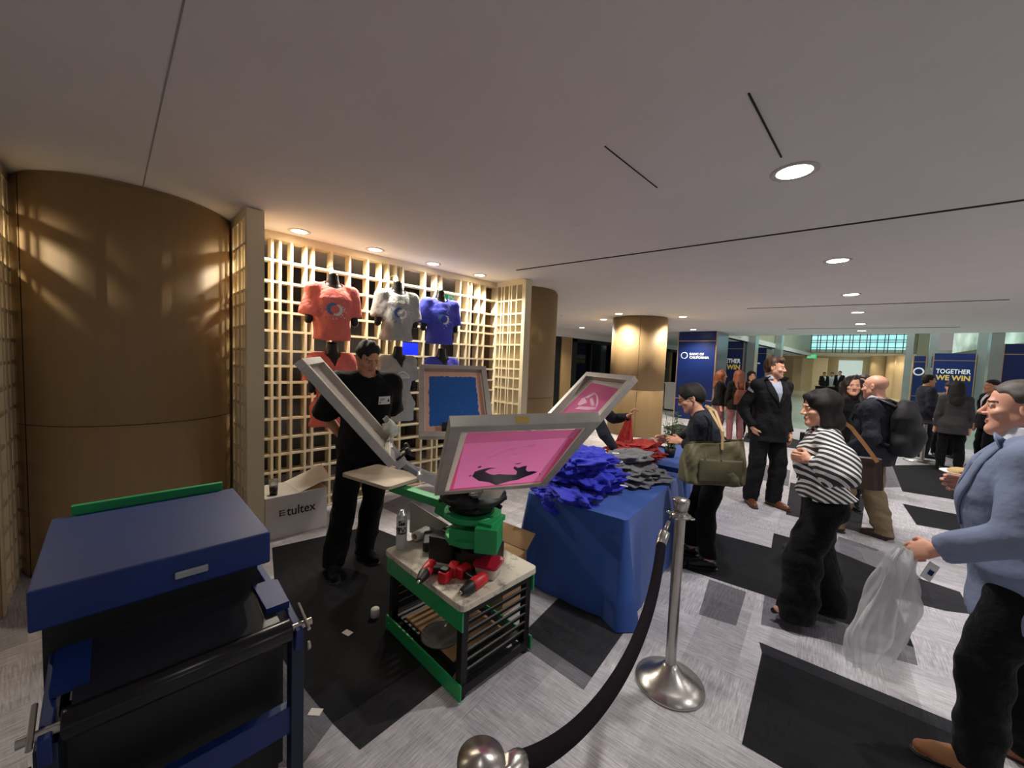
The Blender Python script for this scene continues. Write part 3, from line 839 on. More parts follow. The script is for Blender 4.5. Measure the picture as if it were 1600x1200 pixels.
def veneer(name, a, b, rough=0.42):
    n = NT(name); co = n.coord('Object'); g = n.noise(n.mapping(co, scale=(26, 26, 1.1)), 1.0, 5, 0.6)
    h = n.noise(n.mapping(co, scale=(3, 3, .5)), 1.0, 2)
    n.color(n.mix(n.math('MULTIPLY', n.math('ADD', g, h), .5), srgb(a), srgb(b))); n.set(Roughness=rough); return n.m
M_VEN = veneer('maple_veneer', (140, 114, 78), (168, 140, 100), .62)
M_LAT = veneer('lattice_maple', (222, 204, 166), (238, 224, 190), 0.5)
M_SLOT = mat('slot_black', (16, 15, 15), 0.8, 0, 0)
M_BACKROOM = mat('back_room_wall', (66, 60, 55), 0.9, 0, 0.05, 2)
M_STEEL = mat('brushed_steel', (186, 182, 176), 0.30, 1.0, 0.05, 30)
M_ALU = mat('aluminium', (196, 196, 196), 0.36, 0.85, 0.06, 18)
M_BLACKMETAL = mat('black_metal', (18, 18, 20), 0.45, 0.3, 0.1, 20)

# ---------------------------------------------------------------- floor (one surface, inlaid carpet planks)
fl = MB()
fl.m(0).poly([(-14, -6, 0), (8, -6, 0), (8, 13.6, 0), (-14, 13.6, 0)])
fl.m(4).poly([(-14, 13.6, 0), (8, 13.6, 0), (12, 46, 0), (-18, 46, 0)])
def inlay(m, pix, z):
    fl.m(m).poly([(p[0], p[1], z) for p in (at(x, y) for x, y in pix)])
E1, E2 = 0.0006, 0.0012
inlay(3, [(1190.5, 1020), (1159, 1163), (1330, 1262), (1505, 1190), (1488, 1147)], E2)
inlay(2, [(1186, 1003), (1190.5, 1020), (1488, 1147), (1500, 1190), (1512, 1168), (1490, 1128)], E1)
inlay(3, [(1052, 884), (1066, 888), (1194, 930), (1428, 1012), (1398, 935), (1383, 893), (1301, 859), (1209, 833), (1205, 856), (1121, 834), (1092, 826)], E2)
inlay(1, [(1194, 930), (1189, 976), (1300, 1004), (1434, 1040), (1428, 1012)], E1)
inlay(2, [(1383, 893), (1398, 935), (1479, 955), (1520, 960), (1500, 925), (1440, 905)], E1)
inlay(1, [(1301, 859), (1383, 893), (1440, 905), (1400, 868), (1310, 838)], E1)
inlay(2, [(1235, 754), (1228, 804), (1345, 832), (1352, 776)], E2)
inlay(3, [(1410, 787), (1432, 820), (1500, 832), (1540, 836), (1540, 812), (1476, 800)], E2)
inlay(3, [(1394, 727), (1410, 768), (1480, 779), (1540, 790), (1540, 742), (1470, 726)], E2)
inlay(1, [(1355, 716), (1394, 727), (1440, 760), (1380, 762), (1358, 745)], E1)
inlay(2, [(1160, 690), (1166, 676), (1230, 683), (1258, 690), (1250, 702)], E2)
inlay(2, [(1080, 655), (1100, 649), (1130, 655), (1118, 664)], E2)
inlay(2, [(1035, 668), (1060, 662), (1100, 672), (1070, 684)], E2)
inlay(1, [(1170, 745), (1180, 722), (1235, 735), (1232, 760)], E1)
inlay(3, [(520, 1131), (658, 1039.5), (745, 985), (655, 852), (577, 822), (425, 856), (436, 1020), (454, 1050)], E2)
inlay(2, [(520, 1131), (562, 1172), (706, 1060), (745, 985), (658, 1039.5)], E1)
inlay(1, [(436, 1020), (454, 1050), (520, 1131), (470, 1199), (340, 1199), (360, 1020)], E1)
inlay(2, [(819, 988), (925, 1059), (972, 992), (1000, 950), (872, 935)], E2)
inlay(1, [(925, 1059), (912, 1078), (819, 1012), (819, 988)], E1)
inlay(1, [(1108, 905), (1092, 960), (1150, 978), (1166, 925)], E1)
inlay(1, [(590, 790), (660, 822), (705, 795), (640, 770)], E1)
fl.build('floor', [M_LIGHT, M_MID, M_DARK, M_BLACK, M_STONE], kind='structure')

# ---------------------------------------------------------------- ceilings
ce = MB(); ce.bx((-14, -6, CEIL), (8, 14.6, CEIL + .25)); ce.build('ceiling', M_CEIL, kind='structure')
ce = MB(); ce.bx((-16, 14.6, 6.2), (12, 46, 6.4)); ce.build('ceiling_atrium', M_CEIL, kind='structure')
ce = MB(); ce.bx((-16, 14.6, CEIL), (-4.2, 34, CEIL + .2)); ce.build('ceiling_side', M_CEIL, kind='structure')
ce = MB(); ce.bx((-16, 34.0, 3.0), (12, 44, 3.2)); ce.build('ceiling_lobby', M_CEIL, kind='structure')

def slot(label, a, b, wdt=.03, name='ceiling_slot'):
    m = MB(); m.bar((a[0], a[1], CEIL - .002), (b[0], b[1], CEIL - .002), wdt, .006)
    tag(m.build(name, M_SLOT), label, 'ceiling slot')
slot('long black linear slot crossing the whole grey ceiling', at(807, 422, CEIL), at(1680, 301, CEIL), .026)
slot('thin dark slot in the ceiling behind the row of downlights', at(1167, 482, CEIL), at(1577, 468, CEIL), .035)
slot('short dark slot pointing at the brightest ceiling downlight', at(1170, 145, CEIL), at(1221, 245, CEIL), .007)
slot('short faint slot in the ceiling above the printing screens', at(945, 228, CEIL), at(1027, 293, CEIL), .004)
slot('thin dark slot along the far edge of the low ceiling', at(1230, 514, CEIL), at(1500, 511, CEIL), .05)
jn = MB(); jn.bar((-1.3, .18, CEIL - .0005), (-3.8, .17, CEIL - .0005), .006, .002); jn.build('trim_1', mat('joint_grey', (150, 146, 142), .9), kind='structure')
for lab, px, py in (('small round sprinkler cap in the ceiling left of the slots', 898, 353), ('small round sprinkler cap in the ceiling beyond the long slot', 1142, 468), ('small sprinkler cap in the ceiling right of the booth end', 879, 493)):
    p = at(px, py, CEIL); m = MB(); m.lathe([(0, -.008), (.035, -.008), (.04, 0)], 20, (p[0], p[1], CEIL)); tag(m.build('sprinkler_cap', M_CEIL), lab, 'sprinkler')

M_GLOW = mat('lamp_glow', (255, 244, 226), 0.5, 0, 0, emit=14)
M_GLOWB = mat('booth_lamp_glow', (255, 236, 200), 0.5, 0, 0, emit=14)
M_TRIM = mat('lamp_trim', (190, 186, 180), 0.4, 0, 0)
def downlight(x, y, label, group, r=.07, m=M_GLOW):
    t = thing('ceiling_downlight', label, 'ceiling light', (x, y, CEIL), 0, group)
    MB().lathe([(r, -.004), (r + .012, -.007), (r + .03, -.004), (r + .03, 0)], 28).build('trim_ring', M_TRIM, t)
    MB().lathe([(0, -.003), (r, -.003)], 28).build('lens', m, t)
ORD = ('first', 'second', 'third', 'fourth')
for i, (x, y) in enumerate(BOOTH_LAMPS):
    downlight(x, y, 'round downlight over the lattice booth, %s from the brown column' % ORD[i], 'booth downlights', .065, M_GLOWB)
for i, (x, y) in enumerate(HALL_LAMPS):
    downlight(x, y, ['brightest and largest round downlight in the ceiling, on the viewer side of the long slot', 'round ceiling downlight just beyond the long black slot', 'round ceiling downlight between the long slot and the thin slot',
                     'round ceiling downlight just beyond the thin dark slot', 'second last small downlight of the row over the hall', 'last small downlight of the row, at the far ceiling edge'][i], 'hall downlights', .085)
for i, (x, y) in enumerate(COLUMN_LAMPS):
    downlight(x, y, ['small downlight touching the left top of the round free-standing column', 'small downlight a little left of the round free-standing column', 'small downlight far left, above the dark windows',
                     'small downlight touching the right top of the round column', 'small downlight above the nearest blue clad pillar'][i], 'downlights around the column', .08)

# ---------------------------------------------------------------- columns clad in maple
def column(x, y, r=.635, seams=True):
    m = MB(); m.m(0).lathe([(r, .0), (r, 1.055), (r - .006, 1.06), (r, 1.065), (r, CEIL - .03), (r - .02, CEIL - .03), (r - .02, CEIL)], 72, (x, y, 0))
    m.m(1)
    for a in (math.radians(-62), math.radians(118)):
        p = Vector((x + (r + .0005) * math.cos(a), y + (r + .0005) * math.sin(a), 0)); m.bar(p, p + Vector((0, 0, CEIL - .03)), .004, .004, (math.cos(a), math.sin(a), 0))
    m.lathe([(r + .0008, 1.058), (r + .0008, 1.062)], 72, (x, y, 0))
    return m.build('column', [M_VEN, M_SLOT], kind='structure')
column(-4.43, .15); column(-4.43, 4.62); column(-4.36, 8.72, .62)

# ---------------------------------------------------------------- lattice booth
ROWS = [0.02] + sorted(float(at_x(431, py, -4.18)[2]) for py in (407, 440, 469, 487, 517, 548, 572, 598, 622, 655, 685, 711, 738, 764, 792, 818))
def lattice(name, a, b, cols, rows, depth, inward, bw=.022, top=.075, post=.06):
    """open wooden grid between floor points a and b; cols are distances along it; bars are boards standing 'depth' deep"""
    a, b = Vector(a), Vector(b); d = (b - a); L = d.length; d.normalize(); n = Vector(inward); m = MB()
    def board(p, q, th): m.box((p + q) / 2, (th, depth, (q - p).length), Matrix((d, n, Vector((0, 0, 1)))).transposed())
    for c in cols:
        board(a + d * c, a + d * c + Vector((0, 0, CEIL - .03)), bw)
    for z in rows:
        p, q = a + Vector((0, 0, z)), b + Vector((0, 0, z)); m.box((p + q) / 2, (L, depth * .96, bw), Matrix((d, n, Vector((0, 0, 1)))).transposed())
    p = (a + b) / 2
    m.box(p + Vector((0, 0, CEIL - .035)), (L + .02, depth * 1.1, .07), Matrix((d, n, Vector((0, 0, 1)))).transposed())
    for q in (a, b): m.box(q + Vector((0, 0, CEIL / 2 - .005)), (post, depth * 1.08, CEIL - .015), Matrix((d, n, Vector((0, 0, 1)))).transposed())
    return m.build(name, M_LAT, kind='structure', bevel=0)
YS = []
for px in (425.5, 438, 456, 478.6, 490, 518.5, 547, 575, 595, 607, 619, 630, 664.6, 682, 690, 720, 731.5, 737, 749.5, 758.5):
    YS.append(float(at_x(px, 368 + (px - 414) * .2078 + 7, -4.18)[1]))
lattice('wall_back', (-4.23, .84, 0), (-4.23, 3.93, 0), [y - .84 for y in YS], ROWS, .11, (1, 0, 0))
RW = sorted([.02] + [float(at_y(822, 400 + .2167 * q, 3.9)[2]) for q in (310, 410, 490, 550, 640, 750, 820, 890, 970, 1080)] + [.82, .66, .48, .30, .14])
lattice('wall_right', (-4.17, 3.95, 0), (-3.63, 3.95, 0), [.10, .155, .255, .30, .40], RW, .11, (0, 1, 0), .022)
lattice('wall_left', (-4.17, .80, 0), (-3.66, .80, 0), [.10, .155, .255, .30, .40], ROWS, .11, (0, 1, 0), .022)
lattice('wall_side', (-4.30, -.52, 0), (-3.66, -.52, 0), [.10, .155, .255, .30, .40], ROWS, .11, (0, 1, 0), .022)
# the booth beyond the next column stays solid: a maple end panel
MB().bx((-3.70, -.57, 0), (-3.60, -.47, CEIL)).build('trim_2', M_VEN, kind='structure')
# dark room behind the lattice
rm = MB(); rm.bx((-5.75, -3, 0), (-5.65, 5.2, CEIL)); rm.build('wall_behind_lattice', M_BACKROOM, kind='structure')
rm = MB(); rm.bx((-5.70, 5.1, 0), (-4.9, 5.2, CEIL)); rm.build('wall_behind_column', M_BACKROOM, kind='structure')

# ---------------------------------------------------------------- dark shop windows on the far left
M_DGLASS = mat('dark_glass', (14, 17, 24), 0.06, 0, 0.2, 3)
gx = -8.3
yw0 = float(at_x(892, 570, gx)[1]); yw1 = float(at_x(1046, 575, gx)[1])
wl = MB(); wl.bx((gx - .3, 5.2, 2.50), (gx, 24, CEIL)); wl.build('wall_left_header', M_CEIL, kind='structure')
wn_ = MB()
wn_.m(0).bx((gx - .14, yw0, 0), (gx - .12, 24, 2.5)); wn_.m(1)
y = yw0; k = 0
while y < 23:
    wn_.bx((gx - .10, y, 0), (gx, y + (.10 if k % 2 else .34), 2.5)); y += 1.25 if k % 2 == 0 else 1.5; k += 1
wn_.bx((gx - .1, yw0, 0), (gx, 24, .22)); wn_.bx((gx - .1, yw0, 2.38), (gx, 24, 2.5))
wn_.build('window_1', [M_DGLASS, M_BLACKMETAL], kind='structure')
y0 = float(at_x(876, 570, gx)[1])
MB().bx((gx - .3, y0, 0), (gx + .02, yw0, 2.5)).build('wall_left_post', M_VEN, kind='structure')
MB().bx((gx - .3, 5.2, 0), (gx - .02, y0, 2.5)).build('wall_left_dark', M_BLACKMETAL, kind='structure')

# ---------------------------------------------------------------- atrium and far lobby
M_BEIGE = mat('beige_lobby_wall', (206, 184, 150), 0.7, 0, 0.05, 1)
M_STONEWALL = mat('olive_stone', (168, 162, 140), 0.5, 0, 0.06, 2)
M_GLASSBLOCK = NT('glowing_glass_wall')
_n = M_GLASSBLOCK; _co = _n.coord('Object'); _v = _n.noise(_n.mapping(_co, scale=(.6, .6, .8)), 1.0, 3)
_n.color(_n.mix(_v, (.30, .40, .33), (.55, .66, .58))); _n.b.inputs['Emission Color'].default_value = (.62, .78, .66, 1)
_n.link(_n.ramp(_v, .35, .75, .10, .9), _n.b.inputs['Emission Strength']); _n.set(Roughness=.3); M_GLASSBLOCK = _n.m
M_WINLIGHT = NT('teal_daylight_panes')
_n = M_WINLIGHT; _v = _n.noise(_n.mapping(_n.coord('Object'), scale=(.5, 1, 1.4)), 1.0, 3); _n.color((lambda s: s)(_n.mix(_v, (.2, .5, .52), (.5, .8, .8))))
_n.link(_n.mix(_v, (.22, .62, .64), (.55, .90, .88)), _n.b.inputs['Emission Color']); _n.set(Emission_Strength=.95); M_WINLIGHT = _n.m
FY = 34.0
wx0, wx1 = FY * -.184, FY * .0195
wz0, wz1 = float(at_y(1320, 551, FY)[2]), float(at_y(1320, 512, FY)[2])
m = MB(); m.m(0).bx((wx0, FY + .1, wz0), (wx1, FY + .2, wz1)); m.m(1)
k = 0; x = wx0
while x <= wx1 + .01:
    m.bx((x - .02, FY, wz0), (x + .02, FY + .1, wz1)); x += (.34, .34, .16)[k % 3]; k += 1
z = wz0; k = 0
while z <= wz1 + .01:
    m.bx((wx0, FY, z - .02), (wx1, FY + .1, z + .02)); z += (.34, .34, .14)[k % 3]; k += 1
m.build('window_2', [M_WINLIGHT, mat('mullion_grey', (70, 84, 88), .5)], kind='structure')
m = MB(); m.bx((-16, FY + .25, wz1), (12, FY + .5, 6.3)); m.bx((-16, FY - .05, 3.0), (12, FY + .3, wz0 - .03)); m.bx((wx1 + .05, FY - .02, 3.0), (wx1 + .95, FY + .3, 6.3)); m.bx((wx0 - .9, FY - .02, 0), (wx0 - .05, FY + .3, 6.3))
m.bx((wx1 + .25, FY - .3, 0), (wx1 + .9, FY - .03, 6.3)); m.build('wall_far_upper', M_STONEWALL, kind='structure')
m = MB(); m.bx((-16, 43, 0), (12, 43.3, 3.1)); m.build('wall_far', M_BEIGE, kind='structure')
# side walls of the atrium above the clad pillars
m = MB(); m.bx((-4.45, 14.6, CEIL), (-4.25, FY, 6.2)); m.build('wall_atrium_left', M_STONEWALL, kind='structure')
m = MB()
a, b = Vector((5.2, 16, 0)), Vector((2.3, FY - .5, 0))
m.add([(a.x, a.y, 3.3), (b.x, b.y, 3.0), (b.x, b.y, 6.2), (a.x, a.y, 6.2)], [(0, 1, 2, 3)]); m.build('window_3', M_GLASSBLOCK, kind='structure')
m = MB(); m.add([(a.x, a.y, 3.3), (b.x, b.y, 3.0), (b.x, b.y, 2.7), (a.x, a.y, 3.0)], [(0, 1, 2, 3)]); m.add([(a.x, a.y, 3.0), (b.x, b.y, 2.7), (b.x + 4, b.y, 2.7), (a.x + 4, a.y, 3.0)], [(0, 1, 2, 3)])
m.build('wall_atrium_right', M_STONEWALL, kind='structure')
m = MB(); m.bx((-4.44, 14.8, CEIL + .1), (-4.15, 16.6, 4.3)); m.build('window_4', M_GLASSBLOCK, kind='structure')
# beige lobby leaves, doors and round columns seen under the far soffit
m = MB()
for i, px in enumerate((1248, 1262, 1280)):
    p = at_y(px, 590, 41.0 - i); m.bx((p[0] - .45, p[1], 0), (p[0] + .45, p[1] + .1, 2.75))
m.build('door_1', mat('pale_door', (214, 200, 172), .6), kind='structure')
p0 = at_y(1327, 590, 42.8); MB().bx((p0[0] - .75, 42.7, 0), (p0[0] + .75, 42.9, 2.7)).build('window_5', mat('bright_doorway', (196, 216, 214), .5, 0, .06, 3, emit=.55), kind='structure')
for px, Y in ((1372, 40), (1398, 39), (1412, 38)):
    p = at_y(px, 590, Y); MB().lathe([(.5, 0), (.5, 3.0)], 24, (p[0], p[1], 0)).build('column', M_BEIGE, kind='structure')
for px, Y in ((1352, 39.2), (1388, 38.0), (1402, 37.0), (1300, 40), (1290, 40)):
    p = at_y(px, 560, Y); spot(p[0], p[1], 2.95, 45, 120, .7, (1, .82, .55))

# ---------------------------------------------------------------- blue clad pillars with lettering
M_BLUE = mat('deep_blue_banner', (16, 40, 104), 0.38, 0, 0.04, 3)
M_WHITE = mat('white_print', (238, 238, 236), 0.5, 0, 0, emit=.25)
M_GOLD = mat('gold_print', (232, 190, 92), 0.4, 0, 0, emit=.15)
M_COPPER = mat('copper_strip', (214, 176, 140), 0.3, 0.7, 0.03)
M_SIDE = mat('pale_blue_steel', (150, 166, 190), 0.18, 0.75, 0.10, 2)
def clad(x0, x1, y0, y1, top, label, group=None):
    t = thing('clad_pillar', label, 'pillar', ((x0 + x1) / 2, (y0 + y1) / 2, 0), 0, 'blue clad pillars')
    core = MB(); core.bx((x0, y0 + .01, 0), (x1, y1, top)); core.build('core', M_SIDE, t, world=True)
    bn = MB(); bn.bx((x0 + .03, y0 - .012, 0), (x1 - .03, y0 + .008, top)); bn.build('blue_panel', M_BLUE, t, world=True)
    st = MB()
    for z in (top - .30, .62): st.bx((x0 + .02, y0 - .018, z), (x1 - .02, y0 - .013, z + .022))
    for x in (x0, x1 - .03): st.bx((x, y0 - .016, 0), (x + .03, y0, top))
    st.build('strip', M_COPPER, t, world=True)
    return t
def banc(t, x, y, z, s):
    """open ring and two lines of white capitals"""
    mb = MB(); R = Matrix(((1, 0, 0), (0, 0, -1), (0, 1, 0))); 
    for k in range(3):
        a0 = math.radians(20 + 120 * k); mb.lathe([(s * .52, 0), (s * .66, 0), (s * .66, .006), (s * .52, .006)], 14, (x, y, z), R, a0, a0 + math.radians(108))
    put_text(mb, 'BANC OF', s * .62, (x + s * 1.0, y - .003, z + s * .10), (1, 0, 0), (0, 0, 1), .003, False)
    put_text(mb, 'CALIFORNIA', s * .62, (x + s * 1.0, y - .003, z - s * .55), (1, 0, 0), (0, 0, 1), .003, False)
    mb.build('lettering', M_WHITE, t, world=True)
def together(t, xc, y, z, s, wd):
    mb = MB(); put_text(mb, 'TOGETHER', s, (xc, y - .003, z), (1, 0, 0), (0, 0, 1), .004, True, wd); mb.build('lettering', M_WHITE, t, world=True)
    mb = MB(); put_text(mb, 'WE WIN', s * 1.1, (xc, y - .003, z - s * 1.05), (1, 0, 0), (0, 0, 1), .010, True, wd); mb.build('lettering', M_GOLD, t, world=True)
t = clad(-4.95, -3.80, 12.55, 13.62, CEIL, 'nearest blue clad pillar with white ring logo and bank lettering'); banc(t, -4.72, 12.53, 1.98, .16)
t = clad(-5.40, -4.29, 17.5, 18.6, CEIL, 'blue clad pillar with gold word, half hidden behind the nearest blue pillar'); together(t, -4.845, 17.48, 1.86, .24, .92)
t = clad(-5.55, -4.49, 22.4, 23.4, CEIL, 'small blue clad pillar with lettering just left of the suited man'); banc(t, -5.42, 22.38, 2.0, .15)
t = clad(2.15, 3.4, 17.5, 18.6, 2.62, 'blue clad pillar at the right picture edge above the blazer man')
t = clad(1.14, 2.32, 24, 25, 2.60, 'blue clad pillar with large white and gold words on the right side of the hall'); together(t, 1.73, 23.98, 1.78, .26, .95)
t = clad(.66, 1.12, 28, 29, 2.62, 'narrow blue clad pillar with a white ring, right of the bald man'); mb = MB(); mb.lathe([(.14, 0), (.20, 0), (.20, .006), (.14, .006)], 24, (.88, 27.97, 1.85), Matrix(((1, 0, 0), (0, 0, -1), (0, 1, 0)))); mb.build('lettering', M_WHITE, t, world=True)
# plain steel and stone piers that rise through the atrium
for x0, x1, y0, zt in ((-4.24, -3.96, 17.7, 6.2), (-4.24, -3.96, 22.6, 6.2), (.35, .62, 27.8, 6.2), (1.13, 1.4, 27.0, 6.2), (1.9, 2.14, 17.3, 6.2), (2.36, 2.7, 24.2, 6.2)):
    MB().bx((x0, y0, 0), (x1, y0 + .5, zt)).build('column', mat('pale_metal_pier', (176, 182, 180), .25, .6, .06, 2), kind='structure')
# exit sign of the far lobby
p = at_y(1268, 560, 36)
t = thing('exit_sign', 'small green exit sign under the far lobby ceiling', 'exit sign', (p[0], p[1], 2.62), 0)
MB().bx((-.28, -.03, 0), (.28, .03, .30)).build('housing', mat('exit_green', (30, 190, 110), .4, 0, 0, emit=.9), t)
mb = MB(); put_text(mb, 'EXIT', .22, (0, -.034, .07), (1, 0, 0), (0, 0, 1), .01); mb.build('lettering', M_WHITE, t)
MB().bx((-.02, -.01, .30), (.02, .01, .385)).build('bracket', M_ALU, t)
# ---------------------------------------------------------------- screen printing press on its cart
M_GREEN = mat('machine_green', (38, 158, 92), 0.42, 0.1, 0.06, 6)
_n = NT('worn_white_board'); _co = _n.coord('Object'); _s = _n.ramp(_n.noise(_n.mapping(_co, scale=(1, 1, 1)), 9, 6, .7), .52, .64)
_n.color(_n.mix(_n.math('MULTIPLY', _s, .75), srgb((214, 206, 188)), srgb((92, 84, 74)))); _n.set(Roughness=.6); M_BOARD = _n.m
M_EDGE = mat('board_edge', (120, 92, 66), 0.8, 0, 0.1, 20)
M_PLAT = mat('platen_wood', (196, 180, 158), 0.7, 0, 0.14, 7)
M_CARD = mat('cardboard', (172, 136, 96), 0.85, 0, 0.06, 10)
M_RUBBER = mat('black_plastic', (22, 22, 24), 0.5, 0, 0.08, 20)
M_REDP = mat('red_plastic', (206, 32, 44), 0.4, 0, 0.05, 10)
M_PAPER = mat('white_paper', (232, 228, 218), 0.8, 0, 0.03, 10)
HX, HY = -1.63, 1.40
X0, X1, Y0, Y1, ZT = -2.03, -1.35, 1.12, 1.60, .49

cart = thing('press_cart', 'black slatted cart with green rails and a white top under the press', 'cart', ((X0 + X1) / 2, (Y0 + Y1) / 2, 0))
m = MB(); m.m(0).rbox(((X0 + X1) / 2, (Y0 + Y1) / 2, ZT - .0175), (X1 - X0 + .05, Y1 - Y0 + .05, .033), .03); m.build('top_board', [M_BOARD], cart, world=True, bevel=.004)
for x in (X0 + .02, X1 - .02):
    for y in (Y0 + .02, Y1 - .02):
        m = MB(); m.box((x, y, .235), (.04, .04, .434)); m.lathe([(.0, .0), (.02, .0), (.022, .01), (.018, .02)], 12, (x, y, 0)); m.build('leg', M_BLACKMETAL, cart, world=True, bevel=.003)
for y0, y1 in ((Y0, Y1),):
    for x in (X0 + .01, X1 - .01):
        m = MB(); m.bx((x - .015, Y0, .03), (x + .015, Y1, .075)); m.build('bottom_bar', M_BLACKMETAL, cart, world=True)
        for k in range(7):
            z = .13 + k * .048; m = MB(); m.box((x, (Y0 + Y1) / 2, z), (.008, Y1 - Y0 - .06, .034), Matrix.Rotation(math.radians(28 if x > -1.7 else -28), 3, 'Y')); m.build('slat', M_BLACKMETAL, cart, world=True)
        m = MB(); m.bx((x - .012, Y0 + .03, .415), (x + .012, Y1 - .03, .452)); m.build('top_bar', M_BLACKMETAL, cart, world=True)
for y in (Y0 - .012, Y1 + .004):
    for z0, z1 in ((.352, .448), (.012, .092)):
        m = MB(); m.bx((X0 - .012, y, z0), (X1 + .012, y + .010, z1)); 
        for x in (X0 + .02, X1 - .02): m.lathe([(0, .004), (.008, .004), (.008, 0)], 10, (x, y, (z0 + z1) / 2), Matrix.Rotation(PI / 2, 3, 'X'))
        m.build('rail', M_GREEN, cart, world=True, bevel=.002)
m = MB(); m.bx((X0 + .03, Y0 + .03, .085), (X1 - .03, Y1 - .03, .10)); m.build('lower_shelf', M_BLACKMETAL, cart, world=True)

press = thing('printing_press', 'green and black screen printing press with four spring print heads', 'printing press', (HX, HY, ZT))
m = MB(); m.rbox((HX - .02, HY + .02, ZT + .055), (.30, .24, .11), .02); m.rbox((HX - .06, HY, ZT + .11), (.22, .2, .08), .02); m.build('pedestal', M_RUBBER, press, world=True, bevel=.004)
m = MB(); m.lathe([(0, .0), (.15, .0), (.15, .03), (.09, .04), (.075, .05), (.075, .12), (.16, .13), (.16, .16), (0, .16)], 32, (HX, HY, ZT + .13))
m.box((HX + .16, HY - .02, ZT + .20), (.12, .16, .13), Matrix.Rotation(math.radians(35), 3, 'Z')); m.box((HX + .08, HY - .01, ZT + .265), (.22, .17, .03), Matrix.Rotation(math.radians(20), 3, 'Z'))
m.box((HX + .07, HY - .09, ZT + .175), (.20, .03, .09), Matrix.Rotation(math.radians(35), 3, 'Z'))
m.build('hub', M_GREEN, press, world=True, bevel=.004)
m = MB(); m.lathe([(0, .0), (.11, .0), (.12, .02), (.10, .05), (.17, .06), (.185, .075), (.185, .095), (.10, .11), (.085, .16), (.13, .17), (.13, .19), (.05, .2), (.03, .24), (0, .24)], 36, (HX, HY, ZT + .29))
for k in range(8):
    a = k * PI / 4 + .2; m.tube([(HX + .10 * math.cos(a), HY + .10 * math.sin(a), ZT + .36), (HX + .19 * math.cos(a), HY + .19 * math.sin(a), ZT + .345)], .012, 8)
m.build('rotary_head', M_BLACKMETAL, press, world=True)
def platen(az, r, size, z, label=None):
    c = Vector((HX + r * math.cos(az), HY + r * math.sin(az), z)); R = Matrix.Rotation(az, 3, 'Z')
    arm = MB(); d = Vector((math.cos(az), math.sin(az), 0)); p0 = Vector((HX, HY, ZT + .27)) + d * .10; p1 = c - d * .10 - Vector((0, 0, .05))
    arm.bar(p0, p1, .06, .05); arm.bar(p0 + Vector((0, 0, -.06)), p0 + d * .16 + Vector((0, 0, -.02)), .05, .08); arm.bar(p1 - d * .05, c + d * .12 - Vector((0, 0, .04)), .07, .03)
    arm.build('platen_arm', M_GREEN, press, world=True, bevel=.004)
    pl = MB(); pl.rbox(c, (size[0], size[1], .022), .03, R); pl.build('platen', M_PLAT, press, world=True, bevel=.003)
    return c
platen(-2.93, .76, (.46, .30), .82)
PB = platen(2.45, .66, (.46, .36), .83)
SCREENS = {'A': (-1.224, 1.161, 1.042, -0.532, 0.658, 0.031), 'B': (-2.040, 1.595, 1.082, 2.600, 0.829, -0.009), 'C': (-1.463, 1.834, 1.095, 1.166, 0.779, 0.011), 'D': (-1.883, 1.017, 1.095, -2.041, 0.872, -0.018)}
SW, SL = .50, .62
def screen_axes(k):
    x, y, z, az, ti, ro = SCREENS[k]
    o = np.array([math.cos(az), math.sin(az), 0]); v = np.array([-math.sin(az), math.cos(az), 0]); u = o * math.cos(ti) + np.array([0, 0, 1]) * math.sin(ti)
    n = np.cross(u, v); v2 = v * math.cos(ro) + n * math.sin(ro); return np.array([x, y, z]), u, v2, np.cross(u, v2), o
M_FRAME = mat('screen_frame_aluminium', (186, 182, 174), 0.45, 0.55, 0.10, 14)
M_BLUEINK = mat('blue_ink', (22, 92, 172), 0.35, 0, 0.06, 12); M_NAVYINK = mat('navy_ink', (40, 30, 78), 0.3, 0, 0.05, 20)
def film_mat(name, col, k=.62, rough=.5):
    n = NT(name); n.b.inputs['Roughness'].default_value = rough; n.color(n.mix(n.noise(n.coord('Object'), 9, 3), tuple(v * .94 for v in srgb(col)), tuple(min(1, v * 1.05) for v in srgb(col))))
    tr = n.n('ShaderNodeBsdfTranslucent'); tr.inputs[0].default_value = (*srgb(col), 1); mx = n.n('ShaderNodeMixShader'); mx.inputs[0].default_value = k
    n.link(n.b.outputs[0], mx.inputs[1]); n.link(tr.outputs[0], mx.inputs[2]); n.link(mx.outputs[0], n.t.nodes['Material Output'].inputs[0]); return n.m
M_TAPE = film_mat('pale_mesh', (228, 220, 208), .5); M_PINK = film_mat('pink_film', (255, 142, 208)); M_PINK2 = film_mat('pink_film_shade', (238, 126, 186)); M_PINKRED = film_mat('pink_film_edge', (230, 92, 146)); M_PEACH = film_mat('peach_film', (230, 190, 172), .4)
M_WASH = film_mat('faint_white_print', (255, 236, 246), .85); M_WASH2 = mat('faint_pink_print', (236, 168, 208), 0.5, 0, 0.03, 30)
